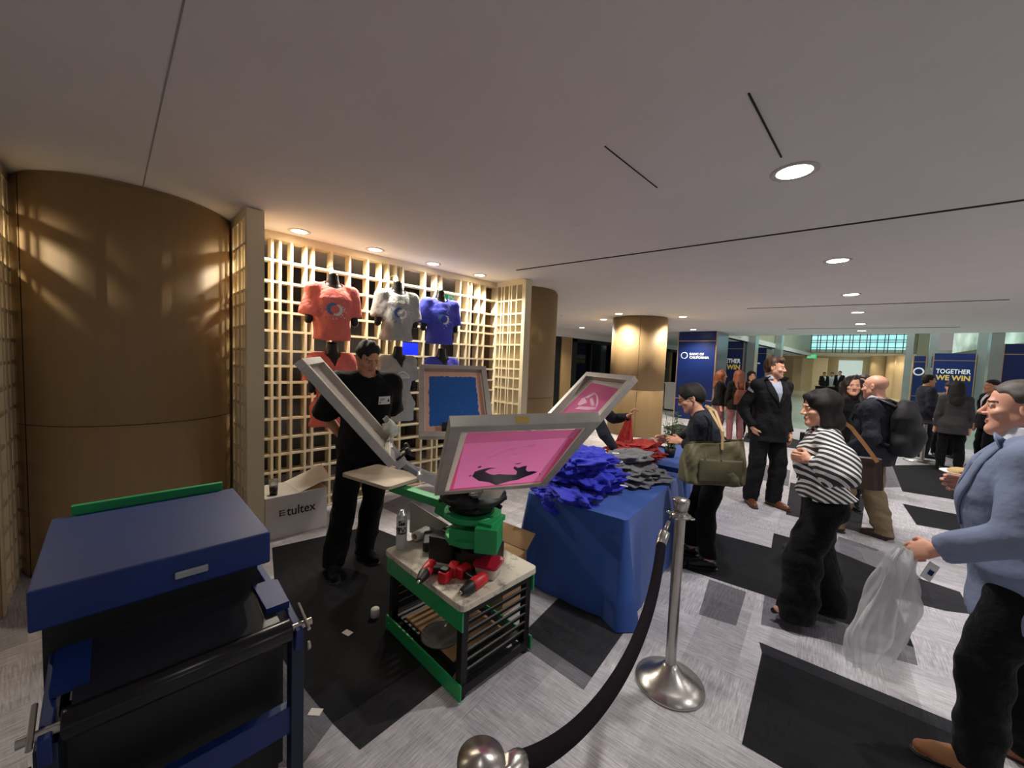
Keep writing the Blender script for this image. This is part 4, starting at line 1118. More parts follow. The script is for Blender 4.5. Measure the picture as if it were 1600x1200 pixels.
def screen(k, label, opening=None):
    P, u, v, n, o = screen_axes(k)
    root = thing('printing_screen', label, 'printing screen', tuple(P), 0, 'screens on the press')
    root.matrix_world = Matrix((u, v, n)).transposed().to_4x4(); root.location = Vector(P)
    fb = .038
    m = MB()
    for lo, hi in (((0, -SW / 2, 0), (fb, SW / 2, .04)), ((SL - fb, -SW / 2, 0), (SL, SW / 2, .04)), ((fb, -SW / 2, 0), (SL - fb, -SW / 2 + fb, .04)), ((fb, SW / 2 - fb, 0), (SL - fb, SW / 2, .04))): m.bx(lo, hi)
    m.build('frame', M_FRAME, root, bevel=.002)
    # the stretched mesh: one sheet round the stencil opening
    q = opening; R4 = [(.02, -SW / 2 + .02), (SL - .02, -SW / 2 + .02), (SL - .02, SW / 2 - .02), (.02, SW / 2 - .02)]
    if q is None: MB().poly([(a, b, .0025) for a, b in R4]).build('mesh', M_TAPE, root)
    else:
        q = sorted(q, key=lambda p: math.atan2(p[1], p[0] - SL / 2)); R4 = sorted(R4, key=lambda p: math.atan2(p[1], p[0] - SL / 2)); m = MB()
        for i in range(4): m.poly([(*R4[i], .0025), (*R4[(i + 1) % 4], .0025), (*q[(i + 1) % 4], .0025), (*q[i], .0025)])
        m.build('mesh', M_TAPE, root)
    # the print head that carries it
    h = Vector(P) + Vector(u) * .02 + Vector(n) * .02; c0 = Vector((HX, HY, .90)) + Vector(o) * .10; el = Vector((HX, HY, 1.0)) + Vector(o) * .30
    a = MB(); a.bar(c0, el, .05, .05); a.bar(el, h - Vector(u) * .08, .045, .03); a.box(h - Vector(u) * .05, (.12, .10, .055), Matrix((u, v, n)).transposed())
    a.tube([el - Vector(v) * .07, el + Vector(v) * .07], .016, 10)
    a.build('print_arm', M_ALU, press, world=True, bevel=.003)
    for q in (1, -1):
        s_ = MB(); p = h - Vector(u) * .06 + Vector(v) * .055 * q + Vector(n) * .03
        s_.tube([p - Vector(n) * .03, p + Vector(n) * .035], .006, 8); s_.lathe([(0, 0), (.018, .002), (.022, .012), (.018, .024), (0, .027)], 14, p + Vector(n) * .03, Matrix((u, v, n)).transposed()); s_.build('knob', M_RUBBER, press, world=True)
        sp = MB(); b0 = c0 + Vector(v) * .035 * q; b1 = h - Vector(u) * .10 + Vector(v) * .035 * q; N = 60
        sp.tube([b0.lerp(b1, t / N) + (Vector(v) * math.cos(t * 1.9) + Vector((0, 0, 1)) * math.sin(t * 1.9)) * .010 for t in range(N + 1)], .0025, 5); sp.build('spring', M_STEEL, press, world=True)
    return root, P, u, v, n
def on_screen(k, pts, z):
    """picture outline -> local outline on the face z of screen k"""
    P, u, v, n, o = screen_axes(k); Q = P + n * z; out = []
    for px, py in pts:
        d = ray(px, py); t = ((Q - CAM_POS) @ n) / (d @ n); w_ = CAM_POS + d * t - P; out.append((w_ @ u, w_ @ v))
    return out
def patch(root, name, outlines, z, m, part=None):
    mb = MB()
    for o in outlines:
        mb.poly([(a, b, z) for a, b in o])
    return mb.build(name, m, root if part is None else part)
def rect(u0, u1, v0, v1): return [(u0, v0), (u1, v0), (u1, v1), (u0, v1)]
def Z3(pts): return [(660 + x * .1875, 640 + y * .1875) for x, y in pts]
q = Z3([(375, 200), (1335, 165), (995, 608), (222, 682)])
QA = on_screen('A', q, 0)
rA = screen('A', 'large pink printing screen nearest the viewer with a dark blue ink smear', QA)[0]
i3 = Z3([(350, 290), (1225, 245), (980, 600), (258, 665)])
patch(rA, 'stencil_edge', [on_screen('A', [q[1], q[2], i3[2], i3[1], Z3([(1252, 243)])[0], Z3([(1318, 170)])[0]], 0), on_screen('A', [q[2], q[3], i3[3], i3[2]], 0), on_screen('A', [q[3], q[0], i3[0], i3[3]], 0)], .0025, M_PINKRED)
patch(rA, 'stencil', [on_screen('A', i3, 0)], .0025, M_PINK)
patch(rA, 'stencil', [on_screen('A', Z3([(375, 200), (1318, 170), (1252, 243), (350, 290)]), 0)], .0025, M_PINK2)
blob = [(437, 520), (415, 560), (470, 597), (560, 610), (615, 634), (670, 615), (745, 595), (790, 590), (850, 565), (920, 540), (958, 524), (930, 515), (880, 520), (862, 505), (872, 470), (840, 475), (800, 490), (770, 475), (757, 490), (790, 520), (780, 545), (700, 545), (640, 540), (600, 548), (560, 540), (520, 520), (560, 500), (620, 490), (560, 487), (500, 500)]
drops = [[(457, 487), (475, 474), (497, 474), (480, 490)], [(383, 560), (400, 550), (412, 552), (398, 562)], [(762, 456), (800, 450), (832, 444), (800, 458)], [(970, 540), (980, 535), (986, 540), (976, 545)]]
patch(rA, 'ink_smear', [on_screen('A', Z3(b), 0) for b in [blob] + drops], .0015, M_NAVYINK)
strokes = [[(536, 412), (600, 372), (660, 355), (720, 330), (770, 320), (790, 328), (720, 350), (640, 378), (600, 392)], [(770, 330), (850, 300), (900, 290), (960, 300), (900, 318), (860, 312), (800, 330)], [(720, 386), (780, 368), (816, 362), (790, 380)]]
patch(rA, 'print', [on_screen('A', Z3(b), 0) for b in strokes], .0018, M_WASH)
tp = on_screen('A', [(807, 650), (820, 650), (818, 653.5), (808, 653.5)], 0)
MB().bx((SL - .0002, -.045, .006), (SL + .0006, .0, .030)).build('yellow_tape', mat('yellow_tape', (206, 170, 90), .7), rA)
rB = screen('B', 'printing screen filled with solid blue ink, behind the nearest pink screen')[0]
patch(rB, 'tape_border', [rect(.042, SL - .042, -SW / 2 + .042, SW / 2 - .042)], .0042, M_PEACH)
rng = random.Random(4); ed = []
for a, b in (((.10, -.165), (.535, -.165)), ((.535, -.165), (.535, .18)), ((.535, .18), (.10, .18)), ((.10, .18), (.10, -.165))):
    for i in range(24): t = i / 24; ed.append((a[0] + (b[0] - a[0]) * t + rng.uniform(-.005, .005), a[1] + (b[1] - a[1]) * t + rng.uniform(-.005, .005)))
patch(rB, 'ink', [ed], .0050, M_BLUEINK)
patch(rB, 'ink_speck', [[(x, y), (x + .006, y - .002), (x + .005, y + .005)] for x, y in ((.22, .0), (.25, .05), (.26, -.06), (.21, -.05), (.38, .02))], .0058, mat('pale_blue', (150, 190, 225), .5))
MB().bx((.055, -.07, .006), (.105, .10, .045)).build('squeegee', M_RUBBER, rB)
rC = screen('C', 'pink printing screen farther right with a faint pale mountain print')[0]
patch(rC, 'tape_border', [rect(.042, SL - .042, -SW / 2 + .042, SW / 2 - .042)], .0040, mat('cream_tape', (214, 204, 190), .6, 0, .05, 14))
patch(rC, 'stencil', [on_screen('C', [(580 + x * .2625, 560 + y * .2625) for x, y in ((1312, 143), (1480, 183), (1350, 320), (1180, 420), (1070, 400), (1130, 325))], .005)], .0048, M_PINK)
def Z5(pts): return [(580 + x * .2625, 560 + y * .2625) for x, y in pts]
patch(rC, 'print', [on_screen('C', Z5(o), .0055) for o in ([(1215, 300), (1240, 285), (1330, 290), (1345, 300), (1290, 308)], [(1250, 240), (1270, 232), (1285, 262), (1240, 282), (1228, 272)], [(1270, 232), (1330, 202), (1338, 208), (1290, 238)], [(1330, 202), (1352, 228), (1352, 270), (1336, 300), (1330, 296), (1342, 262), (1340, 232)], [(1300, 240), (1318, 236), (1330, 280), (1310, 284)])], .0055, M_WASH2)
rD = screen('D', 'printing screen seen edge on at the left, in front of the printer')[0]
patch(rD, 'tape_border', [rect(.05, SL - .05, -SW / 2 + .05, SW / 2 - .05)], .0042, M_TAPE)
# crumpled paper hanging over the clamp of the edge-on screen
P, u, v, n, o = screen_axes('D')
def pap(a, b):
    q = Vector(P) + Vector(u) * (.02 + .10 * a) + Vector(v) * (-.26 + .20 * (b - .5)) + Vector(n) * (.05 + .05 * math.sin(b * 3)) + Vector((.02 * math.sin(9 * a + 5 * b), .012 * math.sin(11 * b), .012 * math.sin(7 * a + 13 * b))); return q
tag(MB().grid(pap, 12, 12).build('crumpled_paper', mat('grey_green_paper', (190, 194, 182), .8, 0, .05, 20), solid=.002), 'crumpled pale paper on the clamp of the edge-on screen', 'paper')
# white shirt lying on the rear platen
def cloth_on(a, b):
    return PB + Matrix.Rotation(2.45, 3, 'Z') @ Vector(((a - .5) * .40, (b - .5) * .34, .016 + .014 * abs(math.sin(9 * a + 3 * b)) + .010 * math.sin(14 * b + 4 * a)))
tag(MB().grid(cloth_on, 30, 30).build('t_shirt', mat('white_cotton', (226, 226, 216), .9, 0, .03, 20), solid=.004), 'white shirt lying on the platen under the blue screen', 'shirt')

# ---------------------------------------------------------------- things on and around the cart
def top(px, py, z=ZT): p = at(px, py, z); return Vector((p[0], p[1], z))
p = top(627, 856); t = thing('spray_can', 'white spray adhesive can on the left end of the cart', 'spray can', tuple(p))
rr = .031
MB().lathe([(0, 0), (rr - .002, 0), (rr, .004), (rr, .185), (rr - .002, .19)], 32).build('can_body', mat('can_white', (222, 222, 220), .3, 0, .02), t)
MB().lathe([(rr - .002, .19), (rr - .003, .195), (rr - .012, .212), (.014, .214), (.014, .228), (0, .229)], 28).build('can_top', M_ALU, t)
lt = MB(); fa = math.atan2(-p[1], -p[0])
def wrap_text(txt, size, z, bold=.008):
    V, F, (a0, a1) = text_polys(txt, size, bold); lt.add([((rr + .0006) * math.cos(fa + (x - (a0 + a1) / 2) / rr), (rr + .0006) * math.sin(fa + (x - (a0 + a1) / 2) / rr), z + y) for x, y in V], F)
wrap_text('m', .045, .150, .004); wrap_text('SPRAY', .022, .112); wrap_text('ADHESIVE', .013, .094, .001)
lt.build('lettering', M_RUBBER, t)
a, b = top(648, 846) + Vector((0, 0, .03)), top(712, 812) + Vector((0, 0, .03))
t = thing('paper_roll', 'roll of white paper behind the spray can', 'paper roll', tuple(a))
d = (b - a); R = orient(d); L = .22
MB().lathe([(.017, 0), (.03, 0), (.03, L), (.017, L)], 28, (0, 0, 0), R).build('paper', M_PAPER, t); MB().lathe([(.017, L - .001), (.014, L - .001), (.014, -.001), (.017, -.001)], 24, (0, 0, 0), R).build('core', M_CARD, t)
a, b = top(640, 832), top(697, 842)
cs = MB(); nrm = Vector((-.5, .85, 0)).normalized()
pts = [a, b + Vector((0, .02, 0)), b + Vector((0, .02, .08)), a + Vector((0, 0, .205))]
cs.add([q_ for q_ in pts] + [q_ + nrm * .006 for q_ in pts], [(0, 1, 2, 3), (7, 6, 5, 4), (0, 4, 5, 1), (1, 5, 6, 2), (2, 6, 7, 3), (3, 7, 4, 0)])
tag(cs.build('card_sheet', mat('grey_card', (196, 188, 178), .85, 0, .06, 8)), 'grey card sheet standing slanted behind the spray can', 'card sheet')
t = thing('battery_box', 'black square case on the cart beneath the green hub', 'case', tuple(top(694, 872)), .5)
MB().rbox((0, 0, .07), (.15, .11, .14), .015).build('case_body', M_RUBBER, t, bevel=.006); MB().bx((.0752, -.03, .04), (.077, .03, .048)).build('latch', M_ALU, t)
t = thing('heat_gun', 'black tool with cord lying between spray can and case', 'tool', tuple(top(668, 852)), -.62)
MB().rbox((0, 0, .027), (.17, .05, .054), .015).build('tool_body', M_RUBBER, t, bevel=.006)
MB().tube([(-.085, 0, .03), (-.11, .02, .012), (-.13, -.01, .008), (-.10, -.045, .008), (-.14, -.05, .008), (-.12, .0, .008)], .005, 7).build('cord', M_RUBBER, t)
def drill(px, py, rz, label, side=1):
    """cordless driver lying on its side"""
    t = thing('cordless_drill', label, 'drill', tuple(top(px, py)), rz, 'red and black drills on the cart')
    R = Matrix.Rotation(PI / 2, 3, 'Y')
    MB().lathe([(0, -.02), (.028, -.02), (.030, .0), (.030, .07), (.026, .075)], 20, (0, 0, .032), R).build('motor_housing', M_REDP, t, bevel=.002)
    MB().lathe([(.028, .075), (.030, .085), (.027, .10), (.017, .145), (.014, .15), (0, .15)], 20, (0, 0, .032), R).build('chuck', M_RUBBER, t)
    MB().lathe([(.009, .15), (.006, .166), (0, .167)], 10, (0, 0, .032), R).build('jaws', M_STEEL, t)
    MB().bar((.02, .02 * side, .028), (.0, .105 * side, .026), .036, .032).build('grip', M_RUBBER, t, bevel=.006)
    MB().box((-.004, .125 * side, .027), (.08, .05, .054)).build('battery', M_REDP, t, bevel=.006)
    return t
drill(752, 914, math.radians(-81), 'red and black drill at the near corner, chuck pointing down the front', -1)
drill(672, 893, math.radians(-55), 'red and black drill near the left edge, left of the other red battery')
t = thing('battery_pack', 'red battery pack standing between the two drills', 'battery', tuple(top(695, 908)), .3)
MB().box((0, 0, .028), (.05, .06, .056)).build('pack_shell', M_REDP, t, bevel=.006); MB().box((0, 0, .062), (.035, .04, .014)).build('terminal', M_RUBBER, t)
t = thing('food_container', 'tub with a dark red lid on the right end of the cart', 'food container', tuple(top(763, 898)), .4)
MB().grid(lambda a, b: Vector([(c := (abs(math.cos(2 * PI * a)) ** 6 + abs(math.sin(2 * PI * a)) ** 6) ** (-1 / 6)) * (.052 + .012 * b) * math.cos(2 * PI * a), c * (.052 + .012 * b) * math.sin(2 * PI * a), .005 + .065 * b]), 48, 3, closeu=True).build('tub', mat('milky_plastic', (226, 214, 200), .35, 0, .03, 10, trans=.25), t, solid=.003)
ld = MB(); ld.grid(lambda a, b: Vector([(c := (abs(math.cos(2 * PI * a)) ** 6 + abs(math.sin(2 * PI * a)) ** 6) ** (-1 / 6)) * .068 * (1 - b) * math.cos(2 * PI * a), c * .068 * (1 - b) * math.sin(2 * PI * a), .078 - (.004 if .3 < b else 0)]), 48, 6, closeu=True)
ld.grid(lambda a, b: Vector([(c := (abs(math.cos(2 * PI * a)) ** 6 + abs(math.sin(2 * PI * a)) ** 6) ** (-1 / 6)) * .069 * math.cos(2 * PI * a), c * .069 * math.sin(2 * PI * a), .064 + .014 * b]), 48, 1, closeu=True)
ld.build('lid', mat('red_lid', (168, 20, 50), .4, 0, .05, 12), t)
p = at(690, 992, .11); t = thing('clear_lid', 'clear round plastic lid on the lower shelf of the cart', 'lid', (p[0], p[1], .113))
MB().lathe([(0, .012), (.075, .012), (.10, .010), (.108, .0), (.112, 0), (.104, .014), (.075, .016), (0, .016)], 40).build('disc', mat('clear_plastic', (225, 230, 230), .08, 0, 0, trans=.85), t)
MB().bx((-1.92, 1.17, .101), (-1.47, 1.52, .111)).build('cardboard_piece', M_CARD); tag(bpy.data.objects['cardboard_piece'], 'flat cardboard piece lying on the lower shelf of the cart', 'cardboard')
# box and board behind the cart
t = thing('cardboard_box', 'brown cardboard box with a white label between cart and blue table', 'box', (-1.84, 1.80, 0), .1)
b = MB(); b.bx((-.17, -.12, 0), (.17, .12, .34)); b.build('box_body', M_CARD, t, bevel=.003); MB().bx((.02, -.10, .3402), (.15, .02, .3415)).build('label_sheet', M_PAPER, t)
b = MB(); b.box((.0, .165, .385), (.34, .006, .13), Matrix.Rotation(math.radians(-50), 3, 'X')); b.build('flap', M_CARD, t)
# small things dropped on the carpet
p = at(586, 963); t = tag(MB().lathe([(0, .0), (.026, .0), (.026, .045), (.023, .05), (0, .05)], 24, (p[0], p[1], .0016)).build('bottle_cap', M_PAPER), 'white round cap standing on the black carpet left of the cart', 'cap')
for lab, px, py, rz in (('small white paper slip lying on the black carpet', 543, 989, .3), ('small white paper slip on the grey carpet beside the blue dryer', 493, 1113, .75)):
    p = at(px, py); t = tag(MB().box((p[0], p[1], .0022), (.055, .036, .0012), Matrix.Rotation(rz, 3, 'Z')).build('paper_slip', M_PAPER), lab, 'paper')

# ---------------------------------------------------------------- blue dryer in the left foreground
M_DBLUE = mat('dryer_blue', (10, 42, 106), 0.5, 0.05, 0.10, 7); M_DBLUE2 = mat('dryer_blue_dark', (9, 26, 58), 0.5, 0.0, 0.1, 7)
dr = thing('dryer', 'large blue conveyor dryer with a black roller at the lower left', 'dryer', (-1.9, .12, 0))
m = MB(); m.bx((-2.24, -.17, .835), (-1.605, .40, .952)); m.build('hood', M_DBLUE, dr, world=True, bevel=.006)
m = MB(); m.bx((-1.6045, .13, .875), (-1.594, .215, .897)); m.build('handle', mat('grey_label', (150, 152, 158), .5), dr, world=True, bevel=.003)
m = MB(); m.bx((-2.27, -.12, .90), (-2.245, .36, .985)); m.build('rear_guard', M_GREEN, dr, world=True, bevel=.003)
m = MB(); m.bx((-2.20, -.15, .60), (-1.66, .37, .83)); m.build('chamber', M_RUBBER, dr, world=True)
def belt(a, b):
    x = -1.66 + .27 * a; return Vector((x, -.085 + .465 * b, .735 - .02 * a))
MB().grid(belt, 4, 1, False).build('belt', mat('belt_black', (30, 31, 36), .38, 0, .1, 20), dr, world=True, solid=.004)
MB().lathe([(0, 0), (.034, 0), (.036, .004), (.036, .50), (.034, .504), (0, .504)], 28, (-1.385, -.10, .690), Matrix.Rotation(-PI / 2, 3, 'X')).build('roller', mat('roller_black', (24, 24, 26), .25, .2, .05, 12), dr, world=True)
for y, s in ((.425, 1), (-.125, -1)):
    m = MB(); m.bx((-2.2, y - .012, .56), (-1.62, y + .012, .70)); m.bar((-1.66, y, .70), (-1.36, y, .655), .024, .075); m.build('side_rail', M_DBLUE, dr, world=True, bevel=.003)
    m = MB(); m.tube([(-1.385, y - .03 * s, .690), (-1.385, y + .045 * s, .690)], .012, 10); m.tube([(-1.44, y + .02 * s, .735), (-1.33, y + .02 * s, .70)], .006, 8); m.lathe([(0, 0), (.014, 0), (.014, .01), (0, .01)], 6, (-1.35, y + .02 * s, .63), Matrix.Rotation(-PI / 2 * s, 3, 'X')); m.build('axle_bolt', M_STEEL, dr, world=True)
    m = MB(); m.bx((-1.66, y - (.07 if s > 0 else 0), .715), (-1.47, y + (0 if s > 0 else .07), .74)); m.build('belt_guide', M_DBLUE, dr, world=True)
    for x in (-1.40, -2.17):
        m = MB(); m.bx((x - .025, y - .02, .02), (x + .025, y + .02, .66)); m.lathe([(0, 0), (.03, 0), (.03, .02), (0, .02)], 12, (x, y, 0)); m.build('leg', M_DBLUE2, dr, world=True, bevel=.003)
m = MB(); m.bx((-1.42, -.11, .32), (-1.385, .41, .415)); m.build('cross_bar', M_DBLUE, dr, world=True, bevel=.003)
m = MB(); m.bx((-1.52, -.10, .10), (-1.50, .40, .66)); m.bx((-2.15, -.12, .10), (-1.52, -.10, .60)); m.bx((-2.15, .40, .10), (-1.52, .42, .60)); m.build('shade_panel', M_RUBBER, dr, world=True)  # black panels added to darken the space below the roller and between the legs
m = MB(); m.bx((-2.19, -.11, .32), (-2.15, .41, .415)); m.build('cross_bar', M_DBLUE, dr, world=True, bevel=.003)

# ---------------------------------------------------------------- white carton with printed word
M_CARTON = mat('white_carton', (214, 208, 200), 0.7, 0, 0.04, 6)
t = thing('carton', 'white carton box with black printed word in front of the lattice', 'box', (-3.90, 1.135, 0))
b = MB(); b.bx((-.20, -.255, 0), (.20, .25, .37)); b.build('carton_body', M_CARTON, t, bevel=.003)
b = MB(); b.add([(-.195, .0, .372), (.195, .02, .372), (.16, .29, .45), (-.16, .33, .50)], [(0, 1, 2, 3)]); b.build('flap', M_PAPER, t, solid=.004)
b = MB(); b.bx((-.18, .02, .3701), (.18, .24, .3712)); b.build('opening', M_CARD, t)
b = MB(); put_text(b, 'tultex', .115, (.2012, .03, .185), (0, 1, 0), (0, 0, 1), .0015, True, .24)
for i in range(3): b.box((.2012, -.125 + .006 * (i % 2), .20 + .02 * i), (.001, .045 - .008 * (i % 2), .008))
b.box((.2012, -.142, .22), (.001, .008, .055)); b.build('lettering', M_RUBBER, t)
p = at(426, 778, .37); t = thing('drink_cup', 'clear cup with a dark drink on the white carton', 'cup', (-3.78, .965, .371))
MB().lathe([(0, 0), (.03, 0), (.033, .07), (0, .07)], 24).build('drink', mat('dark_drink', (26, 18, 14), .2), t); MB().lathe([(.033, .07), (.036, .13), (.034, .13), (.034, .135), (.0, .137)], 24).build('cup_rim', mat('clear_cup', (215, 215, 210), .1, 0, 0, trans=.7), t)

# ---------------------------------------------------------------- blue clothed tables
M_CLOTH = mat('blue_tablecloth', (44, 84, 164), 0.85, 0, 0.05, 5, 0.08, 300, sheen=.15)
def tablecloth(label, near, u, L, W, z, flare, folds, seed, name='tablecloth', group=None):
    """near: the corner closest to the viewer; u runs along the table, the width runs to its left"""
    u = Vector((*u, 0)).normalized(); w_ = Vector((-u.y, u.x, 0)); o = Vector((near[0], near[1], 0)); rng = random.Random(seed); per = []
    n1, n2, rc = 46, 28, .02
    cs = [(0, 0), (L, 0), (L, W), (0, W)]
    for i in range(4):
        a, b = cs[i], cs[(i + 1) % 4]; N = n1 if i % 2 == 0 else n2
        for k in range(N): t_ = (k + .5) / N; per.append((a[0] + (b[0] - a[0]) * t_, a[1] + (b[1] - a[1]) * t_, i, t_))
    n = len(per); vs = []; rows = 14; ph = [rng.uniform(0, 6) for _ in range(4)]
    for j in range(rows + 1):
        h = j / rows
        for (x, y, side, t_) in per:
            nx, ny = ((0, -1), (1, 0), (0, 1), (-1, 0))[side]
            # rounded outward direction near the corners
            e = min(t_, 1 - t_) * (L if side % 2 == 0 else W); cw = max(0, 1 - e / .12)
            fold = folds * math.sin(t_ * (L if side % 2 == 0 else W) * 21 + ph[side] + 1.2 * math.sin(t_ * 7 + ph[side])) * h ** .8 * (0.35 if 0.2 < t_ < .8 else 1)
            dist = flare * h ** 1.1 * (.45 + .75 * cw) + fold + .004
            q_ = o + u * (x + nx * dist * (1 if side % 2 else 1)) + w_ * (y + ny * dist)
            if cw > 0:   # push corners outward along the diagonal
                sx = -1 if (side == 0 and t_ < .5) or (side == 2 and t_ > .5) or side == 3 else 1; sy = -1 if side == 0 or (side == 1 and t_ < .5) or (side == 3 and t_ > .5) else 1
                q_ += (u * sx + w_ * sy) * flare * h * .35 * cw
            q_.z = z - .010 * (h > 0) * min(1, 0) - (z - .006) * h; vs.append(q_)
    mb = MB(); fs = [(j * n + i, j * n + (i + 1) % n, (j + 1) * n + (i + 1) % n, (j + 1) * n + i) for j in range(rows) for i in range(n)]
    mb.add(vs, [f[::-1] for f in fs], True); mb.add(vs[:n], [tuple(range(n))])
    # pressed folds and the seam where two cloths meet
    return tag(mb.build(name, M_CLOTH, kind=None), label, 'tablecloth', group)
TU = (-.128, .992); TZ = .66
tablecloth('blue tablecloth on the near table under the blue shirt pile', (-1.115, 2.205), TU, 1.36, .74, TZ, .085, .012, 3)
tablecloth('blue tablecloth on the far table, behind the near one', (-1.33, 3.74), TU, 1.2, .74, TZ, .05, .012, 5)

# crumpled shirts
def crumple(seed, sx, sy, sz, n=96, amp=.15):
    rng = np.random.RandomState(seed); nu, nv = n, n // 2
    a = np.linspace(0, 2 * PI, nu, endpoint=False)[:, None]; b = np.linspace(-PI / 2 + .02, PI / 2 - .02, nv + 1)[None, :]
    X, Y, Z = np.cos(b) * np.cos(a), np.cos(b) * np.sin(a), np.sin(b) + 0 * a
    P = np.stack([X, Y, Z], -1); r = np.ones(X.shape)
    th = rng.rand() * 6.3; base = np.array([math.cos(th), math.sin(th), .35])
    for i, (f, am) in enumerate(((3.2, .17), (4.6, .13), (6.5, .10), (9.5, .055), (14, .03))):
        v = base + .45 * rng.normal(size=3); v /= np.linalg.norm(v); v2 = rng.normal(size=3); v3 = rng.normal(size=3)
        s_ = f * (P @ v) + 1.1 * np.sin(1.8 * (P @ v2)) + .6 * np.sin(3.1 * (P @ v3)) + rng.rand() * 6
        r = r + am * (1 - 2 * np.abs(np.sin(s_)) ** .75)
    for _ in range(4): r = .5 * r + .125 * (np.roll(r, 1, 0) + np.roll(r, -1, 0)) + .125 * (np.concatenate([r[:, :1], r[:, :-1]], 1) + np.concatenate([r[:, 1:], r[:, -1:]], 1))
    P = P * r[..., None] * np.array([sx, sy, sz]); P[..., 2] = np.maximum(P[..., 2], -sz * .55)
    V = P.reshape(-1, 3); F = [(i * (nv + 1) + j, ((i + 1) % nu) * (nv + 1) + j, ((i + 1) % nu) * (nv + 1) + j + 1, i * (nv + 1) + j + 1) for i in range(nu) for j in range(nv)]
    return V, F
def shirt_pile(cx, cy, rx, ry, h, n, mats_, label, group, seed, rz, sz=.045):
    rng = random.Random(seed); protos = []
    for k in range(4):
        V, F = crumple(seed * 7 + k, .25, .19, sz * 1.1); protos.append(np_mesh('crumpled_shirt', V, F, [mats_]))
    uu = Vector((*TU, 0)); ww = Vector((-uu.y, uu.x, 0))
    for k in range(n):
        lev = k / n; a = rng.uniform(0, 2 * PI); rad = math.sqrt(rng.random()) * (1 - lev * .75)
        p = Vector((cx, cy, 0)) + uu * (ry * rad * math.sin(a)) + ww * (rx * rad * math.cos(a)); z = TZ + .028 + h * lev
        o = bpy.data.objects.new('crumpled_shirt', protos[k % 4]); COL.objects.link(o); o.location = (p.x, p.y, z)
        o.rotation_euler = (rng.uniform(-.25, .25) * lev, rng.uniform(-.25, .25) * lev, rng.uniform(0, 6.28)); o.scale = (rng.uniform(.85, 1.1),) * 2 + (rng.uniform(.9, 1.3),)
        tag(o, label, 'shirt', group)
M_SBLUE = mat('royal_blue_cotton', (34, 44, 190), 0.85, 0, 0.06, 12, 0.5, 26, sheen=.1); M_SGREY = mat('heather_grey_cotton', (112, 112, 116), 0.9, 0, 0.10, 40, 0.5, 26); M_SRED = mat('coral_red_cotton', (186, 62, 56), 0.9, 0, 0.06, 12, 0.5, 26)
shirt_pile(-1.60, 2.42, .22, .24, .24, 16, M_SBLUE, 'crumpled royal blue shirt in the blue heap on the near table', 'blue shirts in the heap', 2, 0)
shirt_pile(-1.58, 3.05, .17, .17, .18, 8, M_SGREY, 'crumpled grey shirt in the grey heap behind the blue heap', 'grey shirts in the heap', 5, 0)
shirt_pile(-1.76, 3.58, .22, .20, .17, 9, M_SRED, 'crumpled red shirt in the red heap behind the grey heap', 'red shirts in the heap', 8, 0)
for i, (px, py, z, rx, ry) in enumerate(((872, 782, .63, .55, .2), (905, 790, .64, .5, -.1))):
    p = at(px, py, z); o = bpy.data.objects['crumpled_shirt'].copy(); COL.objects.link(o); o.location = (p[0], p[1], z); o.rotation_euler = (rx, ry, 1.1 + i * 2.3); o.scale = (.8, .7, 1.0)
M_TAG = mat('size_strip', (244, 244, 240), .5)
for i, (px, py, z, rz, lab) in enumerate(((962, 708, .90, .7, 'white size strip on the upper blue shirt'), (970, 722, .86, 1.6, 'small white size strip on the right of the blue heap'), (975, 759, .74, .2, 'white size strip low on the blue heap'), (988, 704, .86, .4, 'left white size strip on the grey heap'), (1007, 706, .84, -.5, 'right white size strip on the grey heap'), (1026, 728, .76, -.8, 'small white size strip low on the grey heap'))):
    p = at(px, py, z); tag(MB().box(p, (.055, .012, .002), Matrix.Rotation(rz, 3, 'Z') @ Matrix.Rotation(.4, 3, 'X')).build('size_sticker', M_TAG), lab, 'sticker')
# far table: dark sheet, folded papers, plant
p = at(1025, 692, TZ); tag(MB().box((p[0], p[1], TZ + .013), (.42, .3, .022), Matrix.Rotation(.15, 3, 'Z')).build('folded_shirt', M_SGREY, bevel=.008), 'flat folded grey shirt on the far table beside the plant', 'shirt')
p = at(1037, 695, TZ + .03); tag(MB().box((p[0], p[1], TZ + .029), (.20, .12, .006), Matrix.Rotation(-.3, 3, 'Z')).build('paper_sheet', M_PAPER), 'white printed sheet on the folded grey shirt', 'paper')
p = at(1046, 716, TZ); t = thing('potted_plant', 'small leafy green plant on the far table by the bending woman', 'plant', (p[0] - .02, p[1] + .05, TZ + .004))
MB().lathe([(0, 0), (.045, 0), (.06, .10), (.055, .10), (.05, .09), (0, .09)], 24).build('pot', M_RUBBER, t)
rng = random.Random(11); lv = MB(); st = MB()
for k in range(16):
    a = rng.uniform(0, 6.28); r = rng.uniform(.03, .13); h = rng.uniform(.14, .40); tip = Vector((r * math.cos(a), r * math.sin(a), .09 + h)); base = Vector((.02 * math.cos(a), .02 * math.sin(a), .08)); mid = (base + tip) / 2 + Vector((-.01 * math.cos(a), -.01 * math.sin(a), .02))
    st.tube([base, mid, tip], .0025, 5)
    for j in range(9):
        q = base.lerp(mid, min(1, j / 5)) if j < 5 else mid.lerp(tip, (j - 4) / 4); b_ = rng.uniform(0, 6.28); d = Vector((math.cos(b_), math.sin(b_), rng.uniform(-.1, .6))).normalized(); s_ = d.cross(Vector((0, 0, 1))).normalized(); L = rng.uniform(.04, .07)
        lv.add([q, q + d * L * .5 + s_ * L * .28, q + d * L, q + d * L * .5 - s_ * L * .28], [(0, 1, 2, 3)])
st.build('stem', mat('stem_green', (70, 84, 44), .7), t); lv.build('leaves', mat('leaf_green', (74, 112, 56), .6, 0, .25, 30), t)

